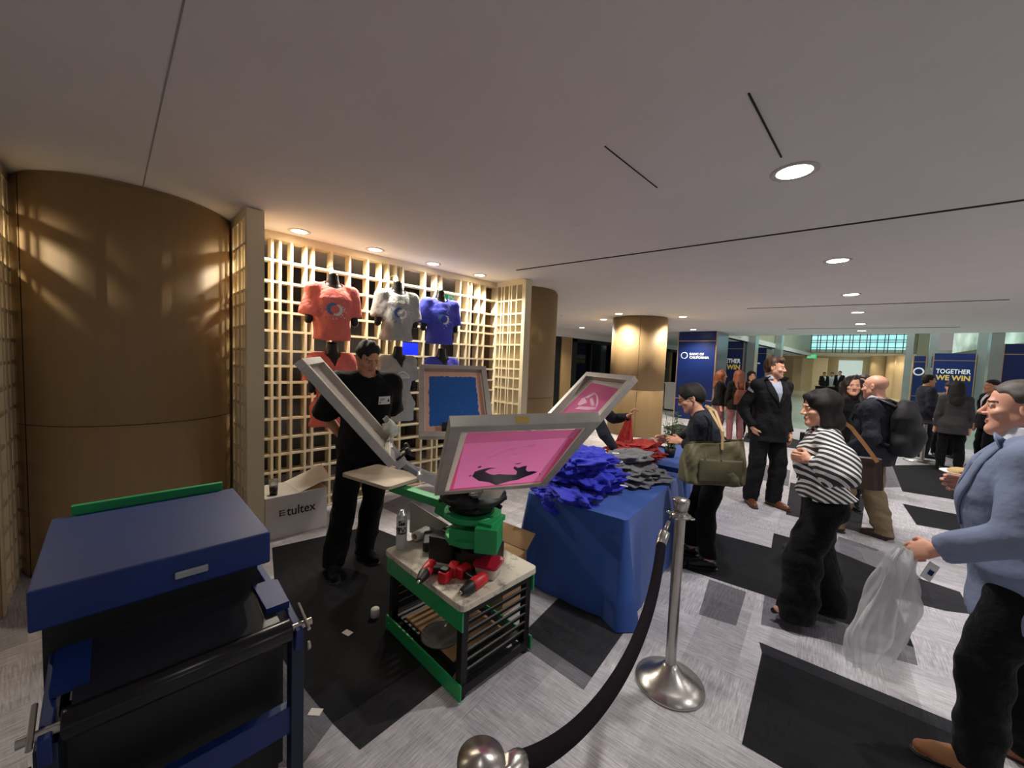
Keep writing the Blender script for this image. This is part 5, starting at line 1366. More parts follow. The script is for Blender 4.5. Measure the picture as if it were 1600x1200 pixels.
# ---------------------------------------------------------------- stanchions and rope
def stanchion(x, y, label):
    t = thing('stanchion', label, 'stanchion', (x, y, 0), 0, 'steel rope stanchions')
    MB().lathe([(0, .0), (.165, .0), (.168, .006), (.165, .016), (.12, .034), (.07, .066), (.040, .098), (.028, .112), (0, .112)], 56).build('base', M_STEEL, t)
    MB().lathe([(.026, .10), (.026, .90)], 32).build('pole', M_STEEL, t)
    MB().lathe([(.026, .872), (.050, .876), (.052, .880), (.050, .884), (.030, .888), (.030, .905), (.034, .91), (.040, .955), (.039, .962), (.0, .968)], 36).build('cap', M_STEEL, t)
    for a in (0, PI / 2, PI, 3 * PI / 2):
        rg = MB()
        c = Vector((.054 * math.cos(a), .054 * math.sin(a), .880)); pts = [c + Vector((.014 * math.cos(b) * math.cos(a), .014 * math.cos(b) * math.sin(a), 0)) + Vector((-math.sin(a), math.cos(a), 0)) * .014 * math.sin(b) for b in np.linspace(0, 2 * PI, 13)]
        rg.tube(pts, .003, 6, False); rg.build('ring', M_STEEL, t)
    return t
S1 = (-.71, 1.97); S2 = tuple(float(v) for v in at(752, 1183, .962)[:2])
stanchion(*S1, 'steel stanchion standing in front of the blue table'); stanchion(*S2, 'steel stanchion at the bottom edge, only its round cap in view')
t = thing('stanchion_rope', 'thick dark velvet rope sagging between the two stanchions', 'rope', (S1[0], S1[1], .87))
A = Vector((S1[0] - .03, S1[1] - .06, .86)); B = Vector((S2[0] + .03, S2[1] + .075, .875))
A2 = Vector((-.752, 1.86, .76)); B2 = Vector((-.477, .543, .824)); B = Vector((S2[0] - .005, S2[1] + .055, .88)); pts = []
ctrl = [A2, Vector((-.602, 1.46, .514)), Vector((-.502, .869, .615)), B2]
for k in range(41):
    s_ = k / 40; pts.append(ctrl[0] * (1 - s_) ** 3 + ctrl[1] * 3 * s_ * (1 - s_) ** 2 + ctrl[2] * 3 * s_ ** 2 * (1 - s_) + ctrl[3] * s_ ** 3)
MB().tube(pts, .022, 16).build('velvet', mat('dark_velvet', (30, 25, 30), .98, 0, .08, 40, spec=.1), t, world=True)
for a, b in ((A, A2), (B, B2)):
    m = MB(); m.tube([a, a.lerp(b, .45), a.lerp(b, .5), b.lerp(b + (b - a) * .3, .6)], [.008, .010, .025, .025], 14)
    m.tube([a + Vector((0, 0, .012)), a + (a - b) * .25 + Vector((0, 0, .01)), a + (a - b) * .35 + Vector((0, 0, -.01))], .004, 6)
    m.build('snap_hook', M_STEEL, t, world=True)

# ---------------------------------------------------------------- things seen through the lattice
t = thing('monitor', 'blue glowing monitor behind the lattice beside the grey shirt', 'monitor', (-5.30, float(at_x(640, 545, -5.3)[1]), 0))
z = float(at_x(640, 545, -5.3)[2])
MB().box((0, 0, z), (.04, .32, .22)).build('bezel', M_RUBBER, t); MB().box((.021, 0, z), (.004, .29, .18)).build('screen', mat('screen_blue', (20, 40, 250), .4, 0, 0, emit=1.3), t); MB().bx((-.02, -.03, 0), (.02, .03, z - .1)).build('stand', M_RUBBER, t)
MB().bx((-.15, -.15, 0), (.15, .15, .02)).build('base', M_RUBBER, t)
y = float(at_x(708, 468, -5.5)[1]); z = float(at_x(708, 468, -5.5)[2])
t = thing('exit_sign', 'green exit sign glowing behind the lattice above the blue shirt', 'exit sign', (-5.5, y, z))
MB().box((0, 0, 0), (.05, .30, .18)).build('housing', mat('exit_green_dim', (20, 150, 90), .5, 0, 0, emit=.7), t); MB().bx((-.01, -.01, .09), (.01, .01, CEIL - z)).build('bracket', M_RUBBER, t)
mb = MB(); put_text(mb, 'EXIT', .12, (.027, 0, -.045), (0, 1, 0), (0, 0, 1), .006); mb.build('lettering', M_WHITE, t)
# ---------------------------------------------------------------- display shirts on black torso forms
M_FORM = mat('glossy_black_form', (16, 15, 14), 0.28, 0, 0.05, 10)
M_CORAL = mat('coral_cotton', (232, 122, 112), 0.9, 0, 0.05, 14, 0.5, 15); M_HEATH = mat('heather_light_grey', (176, 180, 176), 0.9, 0, 0.08, 60, 0.5, 15); M_VIOLET = mat('royal_violet_cotton', (76, 82, 204), 0.88, 0, 0.05, 14, 0.5, 15)
M_PWHITE = mat('shirt_print_white', (240, 240, 238), 0.7, 0, 0); M_PBLUE = mat('shirt_print_blue', (70, 112, 176), 0.7, 0, 0.05, 20)
def splat(r0, r1, a0, a1, seed, n=90, spikes=True):
    """half of a splashed ring: outline from angle a0 to a1 with drops flung outward"""
    rng = random.Random(seed); out = []; inn = []
    for i in range(n + 1):
        a = a0 + (a1 - a0) * i / n; s_ = math.sin(PI * i / n) ** .6
        jag = (rng.random() ** 3) * .55 if spikes and i % 3 == 1 else 0
        out.append(((r0 + (r1 - r0) * s_ + r1 * jag) * math.cos(a), (r0 + (r1 - r0) * s_ + r1 * jag) * math.sin(a))); inn.append((r0 * .98 * math.cos(a), r0 * .98 * math.sin(a)))
    V = out + inn; F = [(i, i + 1, n + 2 + i, n + 1 + i) for i in range(n)]
    for k in range(16):
        a = a0 + (a1 - a0) * rng.random(); r = r1 * rng.uniform(1.15, 1.75); q = r1 * rng.uniform(.03, .075); b = len(V)
        V += [(r * math.cos(a) + q * math.cos(t), r * math.sin(a) + q * 1.3 * math.sin(t)) for t in np.linspace(0, 2 * PI, 8, endpoint=False)]; F.append(tuple(range(b, b + 8)))
    return V, F
def badge():
    V = []; F = []
    top_ = [(-.085, -.03), (-.075, .0), (-.04, .035), (.0, .05), (.03, .04), (.075, .005), (.09, -.03)]
    inn = [(x * .86, y * .78 - .006) for x, y in top_]; V = top_ + inn; F = [(i, i + 1, 8 + i, 7 + i) for i in range(6)]
    for a, b, c, d in ((-.075, -.030, .08, -.018), (-.055, -.012, .06, -.004), (-.03, .004, .035, .012)): k = len(V); V += [(a, b), (c, b), (c * .95, d), (a * .95, d)]; F.append((k, k + 1, k + 2, k + 3))
    return V, F
def shirt_form(px, py, x, az, m, _, lab_shirt, upper=True, seed=1, sex='m', hang=0.0):
    """px, py: where the middle of the neck opening is seen"""
    P = at_x(px, py, x); f = Fig(1.72, sex, width=.94)
    zoff = float(P[2]) - float(f.neck[2]) + .035; loc = (float(P[0]), float(P[1]), zoff)
    t = thing('mannequin_torso', lab_shirt, 'mannequin', loc, math.radians(az - 90), 'shirt mannequins on the lattice')
    lo, hi = f.bounds(.1); lo[2] = f.pel[2] - .16; hi[2] = f.neck[2] + .14; S = SDF(lo, hi, .011)
    S.loft(f.pel, f.T, f.secs, 0.0, inflate=-.006); S.cap(f.neck - [0, 0, .05], f.neck + [0, .012, .075], .062, .048, .03)
    for q in (1, -1):
        S.cap(f.sh[q] + f.T[:, 0] * -.085 * q + f.T[:, 2] * .024, f.sh[q], .04, .046, .04); S.cap(f.sh[q], f.sh[q] + (f.elb[q] - f.sh[q]) * 1.0, .044, .034, .03)
    S.half(f.neck + [0, 0, .10], (0, .1, 1), .006); S.half(f.pel + [0, 0, .0 if upper else -.10], (0, 0, -1), .006)
    S.build('torso', M_FORM, t)
    hk = MB(); nz = f.neck + [0, .01, .09]
    hk.tube([nz, nz + [0, -.01, .05], nz + [0, -.05, .085], nz + [0, -.14, .09], nz + [0, -.22, .09], nz + [0, -.245, .06]], .005, 8); hk.lathe([(0, 0), (.02, 0), (.02, .008), (0, .01)], 12, tuple(nz)); hk.build('hook', M_STEEL, t)
    s = t
    if upper: o = make_top(f, s, 't_shirt', m, .80, hem=-.035, ease=.014, arm=.026, wr=.006, freq=26, seed=seed, flare=-.012, neck=(.074, .012), sleeve_r=.086)
    else: o = make_top(f, s, 't_shirt', m, .66, hem=-.22, ease=.016, arm=.028, wr=.008, freq=20, seed=seed, flare=.03, neck=(.074, .012), vneck=.37, sleeve_r=.080)
    b = bvh_of(o); c = f.pel + f.T[:, 2] * (.25 if upper else .31)
    if upper:
        for (V, F), mm, nm in ((splat(.040, .070, PI * .42, PI * 1.42, seed), M_PBLUE, 'print'), (splat(.040, .066, -PI * .58, PI * .42, seed + 5), M_PWHITE, 'print')):
            decal(nm, V, F, b, tuple(c + [0.01, .3, 0]), (-1, 0, 0), (0, 0, 1), mm, o)
    else:
        V, F = badge(); decal('print', V, F, b, tuple(c + [0, .3, -.02]), (-1, 0, 0), (0, 0, 1), M_PWHITE, o)
    return s
shirt_form(520, 449, -3.90, -8, M_CORAL, '', 'mannequin in coral shirt with blue and white splash print, top row of the lattice', True, 1)
shirt_form(621, 459, -3.90, -8, M_HEATH, '', 'mannequin in light grey shirt with splash print, middle of the top row', True, 2)
shirt_form(688, 471, -3.90, -10, M_VIOLET, '', 'mannequin in royal blue shirt with white splash print, top row', True, 3)
shirt_form(519, 556, -3.92, -8, M_CORAL, '', 'mannequin in coral V-neck shirt with white badge in the lower row, behind the printer', False, 4, 'f')
shirt_form(622, 560, -3.92, -8, M_HEATH, '', 'mannequin in light grey V-neck shirt with white badge, lower row right of the printer', False, 5, 'f')
shirt_form(690, 562, -3.92, -10, M_VIOLET, '', 'mannequin in royal blue V-neck shirt in the lower row, behind the blue screen', False, 6, 'f')

# ---------------------------------------------------------------- people
def local(root, P):
    a = root.rotation_euler[2]; d = np.array(P, float) - np.array(root.location); return np.array([d[0] * math.cos(a) + d[1] * math.sin(a), -d[0] * math.sin(a) + d[1] * math.cos(a), d[2]])
H_BLACK = mat('hair_black', (20, 16, 15), 0.72, 0, 0.3, 90); H_DARK = mat('hair_dark_brown', (40, 27, 20), 0.6, 0, 0.3, 90); H_BROWN = mat('hair_brown', (74, 48, 32), 0.6, 0, 0.3, 90); H_GREY = mat('hair_greying', (84, 76, 70), 0.6, 0, 0.3, 70); H_AUB = mat('hair_auburn', (122, 66, 40), 0.6, 0, 0.3, 80)
C_BLACK = mat('black_cotton', (17, 17, 18), 0.95, 0, 0.1, 20, 0.55, 13, sheen=.05, spec=.2); C_SUIT = mat('black_wool', (22, 22, 25), 0.85, 0, 0.08, 30, 0.5, 11, spec=.3); C_NAVY = mat('navy_wool', (26, 30, 44), 0.85, 0, 0.08, 30, 0.6, 13); C_DKGREY = mat('dark_grey_wool', (58, 56, 58), 0.9, 0, 0.08, 30)
C_BLZ = mat('blue_grey_blazer', (122, 134, 162), 0.85, 0, 0.05, 12, 0.42, 9); C_WHITE = mat('white_shirt', (222, 224, 230), 0.8, 0, 0.03, 20); C_KHAKI = mat('khaki_twill', (118, 100, 78), 0.9, 0, 0.07, 16, 0.6, 13)
C_MAROON = mat('maroon_knit', (96, 34, 34), 0.9, 0, 0.08, 20); C_MAUVE = mat('mauve_trousers', (132, 84, 88), 0.9, 0, 0.06, 16); C_PALE = mat('pale_sweater', (156, 144, 136), 0.9, 0, 0.06, 18)
L_BLACK = mat('black_leather', (16, 15, 16), 0.35, 0, 0.08, 20); L_BROWN = mat('brown_leather', (112, 62, 34), 0.32, 0, 0.1, 18); L_TAN = mat('tan_suede', (150, 100, 62), 0.6, 0, 0.08, 20); L_DKBR = mat('dark_brown_leather', (52, 36, 28), 0.4, 0, 0.1, 18)
SOLE = mat('shoe_sole', (26, 22, 20), 0.7, 0, 0)

# the printer behind his press
r = person('printer man in a black T-shirt with white name tag, hands behind his back', -2.90, 1.37, -6)
f = Fig(1.80, 'm', head=(8, 30, 3), wrists={1: (.10, -.17, .93), -1: (-.10, -.17, .93)}, poles={1: (1, -.45, .1), -1: (-1, -.45, .1)}, hands={1: dict(dir=(-.6, -.1, -.7), thumb=(0, -1, 0), curl=.6), -1: dict(dir=(.6, -.1, -.7), thumb=(0, -1, 0), curl=.6)}, feet={1: (.235, .04, -12), -1: (-.02, -.05, 10)})
make_body(f, r, 'tan', stubble=False); make_hair(f, r, 'short', H_BLACK)
o = make_top(f, r, 't_shirt', C_BLACK, .95, hem=-.13, ease=.026, arm=.040, wr=.006, seed=11, flare=.012, sleeve_r=.098); b = bvh_of(o)
make_trousers(f, r, C_BLACK, leg=(.105, .082, .078)); make_shoes(f, r, C_BLACK, SOLE)
V, F = [(-.05, -.03), (.05, -.03), (.05, .03), (-.05, .03)], [(0, 1, 2, 3)]; c = f.pel + [-.085, .35, .325]
tg = decal('name_tag', V, F, b, c, (-1, 0, 0), (0, 0, 1), M_PWHITE, r, .006); tg['label'] = 'white name tag'
mk_ = [[(.02, -.012), (.042, -.012), (.038, .0), (.03, .018), (.024, .0)], [(-.04, .010), (.0, .010), (.0, .014), (-.04, .014)], [(-.04, .0), (-.01, .0), (-.01, .003), (-.04, .003)], [(-.042, -.022), (-.034, -.022), (-.034, -.012), (-.042, -.012)]]
VV, FF = [], []
for q in mk_: k = len(VV); VV += q; FF.append(tuple(range(k, k + len(q))))
decal('tag_print', VV, FF, b, c, (-1, 0, 0), (0, 0, 1), M_RUBBER, r, .0085)

# the bent figure lifting a red shirt behind the screens
r = person('person in dark clothes bending behind the screens, one arm lifting a red shirt', -2.34, 3.42, 15)
hp = local(r, at_dist(984, 650, 4.25)); 
f = Fig(1.62, 'f', lean=42, head=(0, 25, 0), wrists={-1: tuple(hp), 1: (.2, .5, .75)}, poles={1: (1, -.3, -.2), -1: (-1, 0, -.6)}, hands={-1: dict(dir=(0.2, .3, .8), thumb=(1, 0, 0), curl=.7)})
make_body(f, r, 'tan', hb=.024, hh=.006, hands_fine=.006); make_hair(f, r, 'long', H_BLACK, .009); make_top(f, r, 'jumper', C_NAVY, 1.9, hem=-.04, ease=.018, arm=.016); make_trousers(f, r, C_BLACK); make_shoes(f, r, L_BLACK, SOLE)
HP = at_dist(985, 648, 4.24)
def hang(a, b):
    w_ = .05 + .20 * a; q = Vector(HP) + Vector((-.64, -.77, 0)) * -.0 + Vector((.70, .71, 0)) * ((b - .5) * w_ - .05 * a) + Vector((0, 0, -.02 - .38 * a)) + Vector((.72, -.69, 0)) * (.022 * math.sin(16 * b + 3 * a) * a - .03)
    return q
tag(MB().grid(hang, 20, 36).build('red_shirt', M_SRED, solid=.004), 'red shirt held up by the bending figure behind the table', 'shirt')

# woman bending over the table with the olive tote
r = person('woman in a dark jacket bending over the table, olive tote on her shoulder', -1.02, 3.42, 204)
hp = local(r, at_dist(1064, 690, 3.62)); hp2 = hp + np.array([.16, .10, -.02])
f = Fig(1.56, 'f', lean=20, head=(0, 24, 0), wrists={-1: tuple(hp), 1: tuple(hp2)}, poles={1: (.6, -.8, -.4), -1: (-.6, -.8, -.4)}, hands={-1: dict(dir=(.1, 1, .1), thumb=(.4, 0, 1), curl=.5), 1: dict(dir=(-.1, 1, .1), thumb=(-.4, 0, 1), curl=.5)}, feet={1: (.10, .10, -6), -1: (-.10, -.02, 8)}, stoop=25)
make_body(f, r, 'fair'); make_hair(f, r, 'pixie', H_BLACK, .005, 4); make_glasses(f, r, M_RUBBER)
make_top(f, r, 'jacket', C_NAVY, 1.86, hem=-.10, ease=.024, arm=.024, wr=.007, freq=22, seed=21, neck=(.064, .0), flare=.01); make_trousers(f, r, C_BLACK, leg=(.10, .08, .075), hemz=.10); make_shoes(f, r, L_BLACK, SOLE, 0, 'loafer')
e = MB(); e.ball(tuple(f.hc + f.R @ (np.array([-.080, -.012, -.040]) * f.hk)), .007, 10); e.build('earring', M_STEEL, r)
TC = Vector(at_dist(1113, 724, 3.22)); t = thing('tote_bag', 'olive green tote bag with tan straps hanging from the bending woman', 'bag', tuple(TC), math.radians(40))
M_OLIVE = mat('olive_nylon', (104, 98, 70), 0.6, 0, 0.07, 10, 0.1, 40)
def bagf(a, b):
    an = 2 * PI * a; c = math.copysign(abs(math.cos(an)) ** .45, math.cos(an)); s_ = math.copysign(abs(math.sin(an)) ** .6, math.sin(an))
    wd = .225 * (1 - .10 * b + .06 * math.sin(PI * b)); dp = .085 * (1 - .55 * b ** 2)
    k = .016 * math.sin(9 * an + 4 * b) * (1 - b) + .011 * math.sin(5 * an + 9 * b) + .007 * abs(math.sin(7 * an - 12 * b)); ed = min(1, b / .06) ** .5
    return Vector((wd * c * (.86 + .14 * ed), (dp + k) * s_ * (.7 + .3 * ed), -.15 + .31 * b + .03 * math.cos(an) * b - .02 * math.sin(3 * PI * b) * math.cos(2 * an) * b))
mb = MB().grid(bagf, 72, 24, closeu=True); n0 = [bagf(i / 72, 0) for i in range(72)]; mb.add(n0, [tuple(range(72))]); n1 = [bagf(i / 72, 1) * .985 + Vector((0, 0, -.012)) for i in range(72)]; mb.add(n1, [tuple(range(72))])
mb.build('bag_body', M_OLIVE, t)
pk = MB().grid(lambda a, b: Vector(((a - .5) * .30 + .02, -.092 - .012 * math.sin(PI * a) * math.sin(PI * b), -.12 + .17 * b)), 16, 10); pk.build('front_pocket', mat('olive_nylon_dark', (92, 86, 62), .65, 0, .06, 10), t, solid=.004)
for x, z in ((.02, .075), (-.09, .085)): MB().box((x, -.098, z), (.012, .006, .03)).build('zip_pull', M_STEEL, t)
SHP = Matrix.Rotation(math.radians(-40), 3, 'Z') @ (Vector(at_dist(1104, 640, 3.36)) - TC); M_STRAP = mat('tan_strap', (206, 172, 122), .7, 0, .05, 20)
for dx, dy in ((-.03, -.07), (.05, .07)):
    st = MB(); pts = [Vector((.06 + dx, dy, .12)), Vector((.045 + dx * .6, dy, .25)), SHP + Vector((.035, dy * .6 - .03 if dy < 0 else dy * .5, .0)), SHP + Vector((-.005, dy * .2, .03))]
    for p_, q_ in zip(pts, pts[1:]): st.bar(p_, q_, .018, .005, (0, 1, 0))
    st.build('strap', M_STRAP, t)

# tall man in the dark suit
r = person('tall man in a black suit with open collar, looking right, brown shoes', -1.03, 5.48, -40)
f = Fig(1.85, 'm', head=(44, 3, 0), width=.92, wrists={1: (.205, .02, .93), -1: (-.235, .06, .88)}, poles={1: (.5, -.9, 0), -1: (-.4, -.9, 0)}, hands={1: dict(dir=(-.3, .3, -.9), thumb=(0, 1, 0), curl=.5), -1: dict(dir=(0, .1, -1), thumb=(.2, 1, 0), curl=.6)}, feet={1: (.14, -.03, -20), -1: (-.10, .05, 14)})
make_body(f, r, 'fair', stubble=True); make_hair(f, r, 'side', H_BROWN)
C_PALEBLUE = mat('pale_blue_shirt', (176, 184, 202), 0.8, 0, 0.05, 20)
make_top(f, r, 'shirt', C_PALEBLUE, .3, arm=.0, hem=-.02, ease=.004, neck=(.060, 0), wr=0, collar=(.074, .034, C_PALEBLUE))
j = make_top(f, r, 'jacket', C_SUIT, 1.93, hem=-.19, ease=.026, arm=.018, vneck=.22, flare=.014, wr=.007, freq=20, seed=31); f.jacket_bvh = bvh_of(j); make_lapels(f, r, C_SUIT, .22)
make_trousers(f, r, C_SUIT, leg=(.105, .084, .080)); make_shoes(f, r, L_BROWN, SOLE)

# woman in the striped blouse
n = NT('striped_cotton'); co = n.coord('Object'); x, y, z = n.sep(co)[:3]
wv = n.noise(n.mapping(co, scale=(5, 5, 5)), 1.0, 2); ph = n.math('ADD', n.math('MULTIPLY', n.math('ADD', n.math('MULTIPLY', z, .80), n.math('ADD', n.math('MULTIPLY', x, .30), n.math('MULTIPLY', y, -.52))), 215.0), n.math('MULTIPLY', wv, 3.5))
n.color(n.mix(n.math('GREATER_THAN', n.math('SINE', ph), .05), (.035, .035, .045), (.80, .79, .76))); n.set(Roughness=.8); C_STRIPE = n.m
r = person('woman in black and white striped blouse and wide black trousers, hands clasped', -.27, 3.14, 198)
hp = local(r, at_dist(1246, 716, 2.98))
f = Fig(1.55, 'f', lean=4, head=(10, 6, 0), wrists={-1: tuple(hp + [-.015, -.06, 0]), 1: tuple(hp + [.06, -.02, 0])}, poles={1: (.9, -.5, -.5), -1: (-1, -.3, -.6)}, hands={-1: dict(dir=(.45, .85, .15), thumb=(.2, 0, 1), curl=.75), 1: dict(dir=(-.7, .6, .15), thumb=(0, 0, 1), curl=.75)}, feet={1: (.10, -.10, -6, .05), -1: (-.10, .10, 6, .05)})
make_body(f, r, 'fair'); make_hair(f, r, 'bob', H_BLACK, .005, 6)
make_top(f, r, 'blouse', C_STRIPE, 1.88, hem=.02, ease=.022, arm=.020, puff=.078, wr=.007, freq=24, seed=41, flare=.018, collar=(.058, .03), neck=(.062, 0), cuff=.036); make_trousers(f, r, C_BLACK, leg=(.108, .112, .125), hemz=.06, wr=.006); make_shoes(f, r, L_BLACK, SOLE, .05, 'pump')
w_ = MB(); w0 = f.wr[-1] - f.hand[-1][0] * .012; w_.lathe([(.030, -.008), (.031, .0), (.030, .008)], 24, tuple(w0), orient(f.hand[-1][0])); w_.build('watch', M_PWHITE, r)
e = MB(); e.ball(tuple(f.hc + f.R @ (np.array([-.080, .0, -.040]) * f.hk)), .006, 10); e.build('earring', M_STEEL, r)
BC = Vector(at_dist(1345, 738, 3.42)); t = thing('shoulder_bag', 'dark brown shoulder bag with tan strap behind the striped woman', 'bag', tuple(BC), math.radians(30))
mb = MB().grid(lambda a, b: Vector((.115 * math.copysign(abs(math.cos(2 * PI * a)) ** .5, math.cos(2 * PI * a)) * (1 - .1 * b), .05 * math.copysign(abs(math.sin(2 * PI * a)) ** .6, math.sin(2 * PI * a)) * (1 - .3 * b) + .006 * math.sin(13 * a * 6), -.10 + .20 * b)), 48, 10, closeu=True)
mb.add([mb.v[i * 11] for i in range(48)], [tuple(range(48))]); mb.add([mb.v[i * 11 + 10] for i in range(48)], [tuple(range(48))]); mb.build('bag_body', L_DKBR, t)
Mi = Matrix.Rotation(math.radians(-30), 3, 'Z'); sp_ = [Mi @ (Vector(at_dist(px, py, d)) - BC) for px, py, d in ((1371, 722, 3.40), (1352, 696, 3.34), (1330, 668, 3.28), (1312, 655, 3.20))]
st = MB()
for p_, q_ in zip(sp_, sp_[1:]): st.bar(p_, q_, .022, .005, (0, 1, .2))
st.build('strap', mat('orange_tan_strap', (196, 138, 82), .6, 0, .05, 20), t)

BPn = Vector(at_dist(1268, 700, 4.35)); t = thing('display_stand', 'slim black panel on a grey post behind the striped blouse woman', 'stand', (BPn.x, BPn.y, 0), math.radians(5))
MB().bx((-.09, -.02, .66), (.09, .02, 1.08)).build('panel', M_RUBBER, t, bevel=.006); MB().bx((-.03, -.015, .02), (.03, .015, .67)).build('post', M_STEEL, t); MB().lathe([(0, 0), (.15, 0), (.15, .012), (.04, .025), (0, .025)], 28).build('base', M_RUBBER, t)

# bald man with the backpack
r = person('bald man in navy jacket and khaki trousers walking left, wearing a backpack', -.10, 5.22, 166)
f = Fig(1.67, 'm', head=(-8, 4, 0), wrists={1: (.24, .14, .82), -1: (-.22, .12, .86)}, feet={1: (.10, -.12, -4), -1: (-.10, .20, 4)}, belly=.012)
make_body(f, r, 'pink', jaw=1.05)
make_top(f, r, 'shirt', C_WHITE, .3, arm=0, hem=.0, ease=.004, wr=0, neck=(.060, 0), collar=(.074, .036, C_WHITE)); make_top(f, r, 'jacket', C_NAVY, 1.93, hem=-.14, ease=.030, arm=.026, wr=.006, seed=51, neck=(.080, .0)); make_trousers(f, r, C_KHAKI, leg=(.108, .088, .086), wr=.008, hemz=.05); make_shoes(f, r, L_DKBR, SOLE)
t = thing('backpack', 'large black backpack with a bottle in its side pocket, worn by the bald man', 'backpack', (r.location[0], r.location[1], 0), r.rotation_euler[2])
BP = f.pel + np.array([0, -.225, .24]); S = SDF(BP - [.26, .24, .36], BP + [.26, .24, .36], .011)
S.loft(BP - [0, 0, .26], np.eye(3), [(0, .145, .085, 0), (.08, .155, .10, 0), (.36, .15, .095, 0), (.46, .11, .07, .01), (.52, .06, .04, .01)], 0, ends=.0, p=2.6); S.ell(BP + [0, -.09, -.08], (.11, .05, .13), None, .03); S.wrinkle(.005, 22, 9)
S.build('pack_body', mat('black_nylon', (18, 18, 21), .7, 0, .1, 14), t)
for q in (1, -1):
    st = MB(); z0 = f.pel[2]; st.tube([(q * .10, -.17, z0 + .44), (q * .105, -.04, z0 + .50), (q * .11, .11, z0 + .42), (q * .12, .15, z0 + .28), (q * .15, .05, z0 + .12), (q * .14, -.16, z0 + .08)], .018, 8); st.build('strap', M_RUBBER, t)
bt = MB(); bt.lathe([(0, 0), (.026, 0), (.026, .10), (.012, .12), (.012, .14), (0, .14)], 16, (.165, -.22, f.pel[2] + .10)); bt.build('bottle', mat('pale_bottle', (210, 212, 212), .3), t)

# talking woman and the man with glasses behind the bald man
r = person('woman with long dark hair and open mouth, facing the viewer between others', -.34, 6.15, -70)
f = Fig(1.64, 'f', head=(-6, -2, 0)); make_body(f, r, 'fair', hh=.0045, hands_fine=.006, mouth_open=1.0); make_hair(f, r, 'waves', H_DARK, .007); make_top(f, r, 'jacket', C_BLACK, 1.9, hem=-.1, ease=.02, arm=.018, neck=(.066, 0)); make_trousers(f, r, C_BLACK); make_shoes(f, r, L_BLACK, SOLE)
r = person('man with dark glasses, mostly hidden behind the bald man', -.28, 7.3, 255)
f = Fig(1.66, 'm'); make_body(f, r, 'fair', hh=.005, hands_fine=.007); make_hair(f, r, 'short', H_DARK, .008); make_glasses(f, r, M_RUBBER); make_top(f, r, 'shirt', C_WHITE, 1.9, hem=-.05, ease=.012); make_trousers(f, r, C_NAVY); make_shoes(f, r, L_BLACK, SOLE)

# man in the blue-grey blazer, right foreground
r = person('man in a blue-grey blazer and black trousers, large at the right edge', .44, 2.58, 174)
hp = local(r, at_y(1424, 853, 2.42)); hp2 = local(r, at_y(1530, 762, 2.82))
f = Fig(1.68, 'm', lean=5, head=(2, 0, 0), wrists={-1: tuple(hp + [-.02, -.075, .02]), 1: tuple(hp2)}, poles={-1: (-.7, -.8, -.3), 1: (.6, -.8, -.6)}, hands={-1: dict(dir=(.12, .85, -.40), thumb=(.55, .3, .8), curl=1.0), 1: dict(dir=(-.3, .9, .1), thumb=(0, 0, 1), curl=.5)}, feet={-1: (-.14, .07, 20), 1: (.11, -.08, -6)}, belly=.02)
make_body(f, r, 'pink', nose=1.05, jaw=.94, hh=.003, hands_fine=.004); make_hair(f, r, 'crop', H_GREY, .004)
make_top(f, r, 'shirt', C_WHITE, .3, arm=0, hem=0, ease=.005, wr=0, neck=(.060, 0), collar=(.080, .050, C_WHITE))
j = make_top(f, r, 'blazer', C_BLZ, 1.92, hem=-.27, ease=.032, arm=.030, vneck=.13, flare=.016, wr=.008, freq=18, seed=61, h=.009); f.jacket_bvh = bvh_of(j); make_lapels(f, r, C_BLZ, .13)
make_trousers(f, r, C_BLACK, leg=(.104, .082, .078)); make_shoes(f, r, L_TAN, SOLE)
rg = MB(); k_ = f.wr[-1] + f.hand[-1][0] * .085; rg.lathe([(.0095, -.002), (.0105, 0), (.0095, .002)], 14, tuple(k_), orient(f.hand[-1][0])); rg.build('ring', M_RUBBER, r)
HB = Vector(at_y(1420, 862, 2.42))
t = thing('plastic_bag', 'translucent white plastic bag hanging from the blazer man\'s hand', 'bag', tuple(HB))
n = NT('translucent_film'); n.color(n.mix(.5, (.84, .86, .88), (.84, .86, .88))); n.set(Roughness=.35); n.b.inputs['Alpha'].default_value = .52; n.b.inputs['Subsurface Weight'].default_value = 0; M_FILM = n.m
rt_ = Vector((.714, .699, 0)); bk = Vector((-.699, .714, 0))
def film(a, b):
    an = 2 * PI * a
    # centre line drifts to the viewer's left on the way down, the sack widens, then its bottom corners droop
    cx = np.interp(b, [0, .15, .45, .8, 1], [-.02, -.04, -.055, -.10, -.115]); wd = np.interp(b, [0, .08, .2, .5, .75, 1], [.03, .055, .060, .115, .125, .085]); dz = np.interp(b, [0, 1], [.02, -.50])
    fold = .016 * math.sin(7 * an + 3 * b) * (1 - .4 * b) + .007 * math.sin(15 * an - 6 * b) + .010 * math.sin(4 * an + 11 * b)
    return rt_ * (cx + (wd + fold) * math.cos(an)) + bk * ((wd * .45 + fold) * math.sin(an)) + Vector((0, 0, dz + .03 * math.cos(an) * b))
mb = MB().grid(film, 72, 40, closeu=True); mb.add([film(i / 72, 1) for i in range(72)], [tuple(range(72))]); mb.build('sack', M_FILM, t)
mb = MB().grid(lambda a, b: rt_ * (-.02 - .20 * a) + bk * (.02 * math.sin(6 * a + 4 * b)) + Vector((0, 0, .035 - .03 * a - (.16 * (1 - a) + .02) * b + .012 * math.sin(7 * a))), 16, 10); mb.build('loose_edge', M_FILM, t)
cd = MB(); cd.box(rt_ * .045 + bk * -.05 + Vector((0, 0, -.06)), (.05, .003, .075), Matrix.Rotation(math.radians(44), 3, 'Z') @ Matrix.Rotation(.5, 3, 'Y')); cd.build('card', M_PWHITE, t)
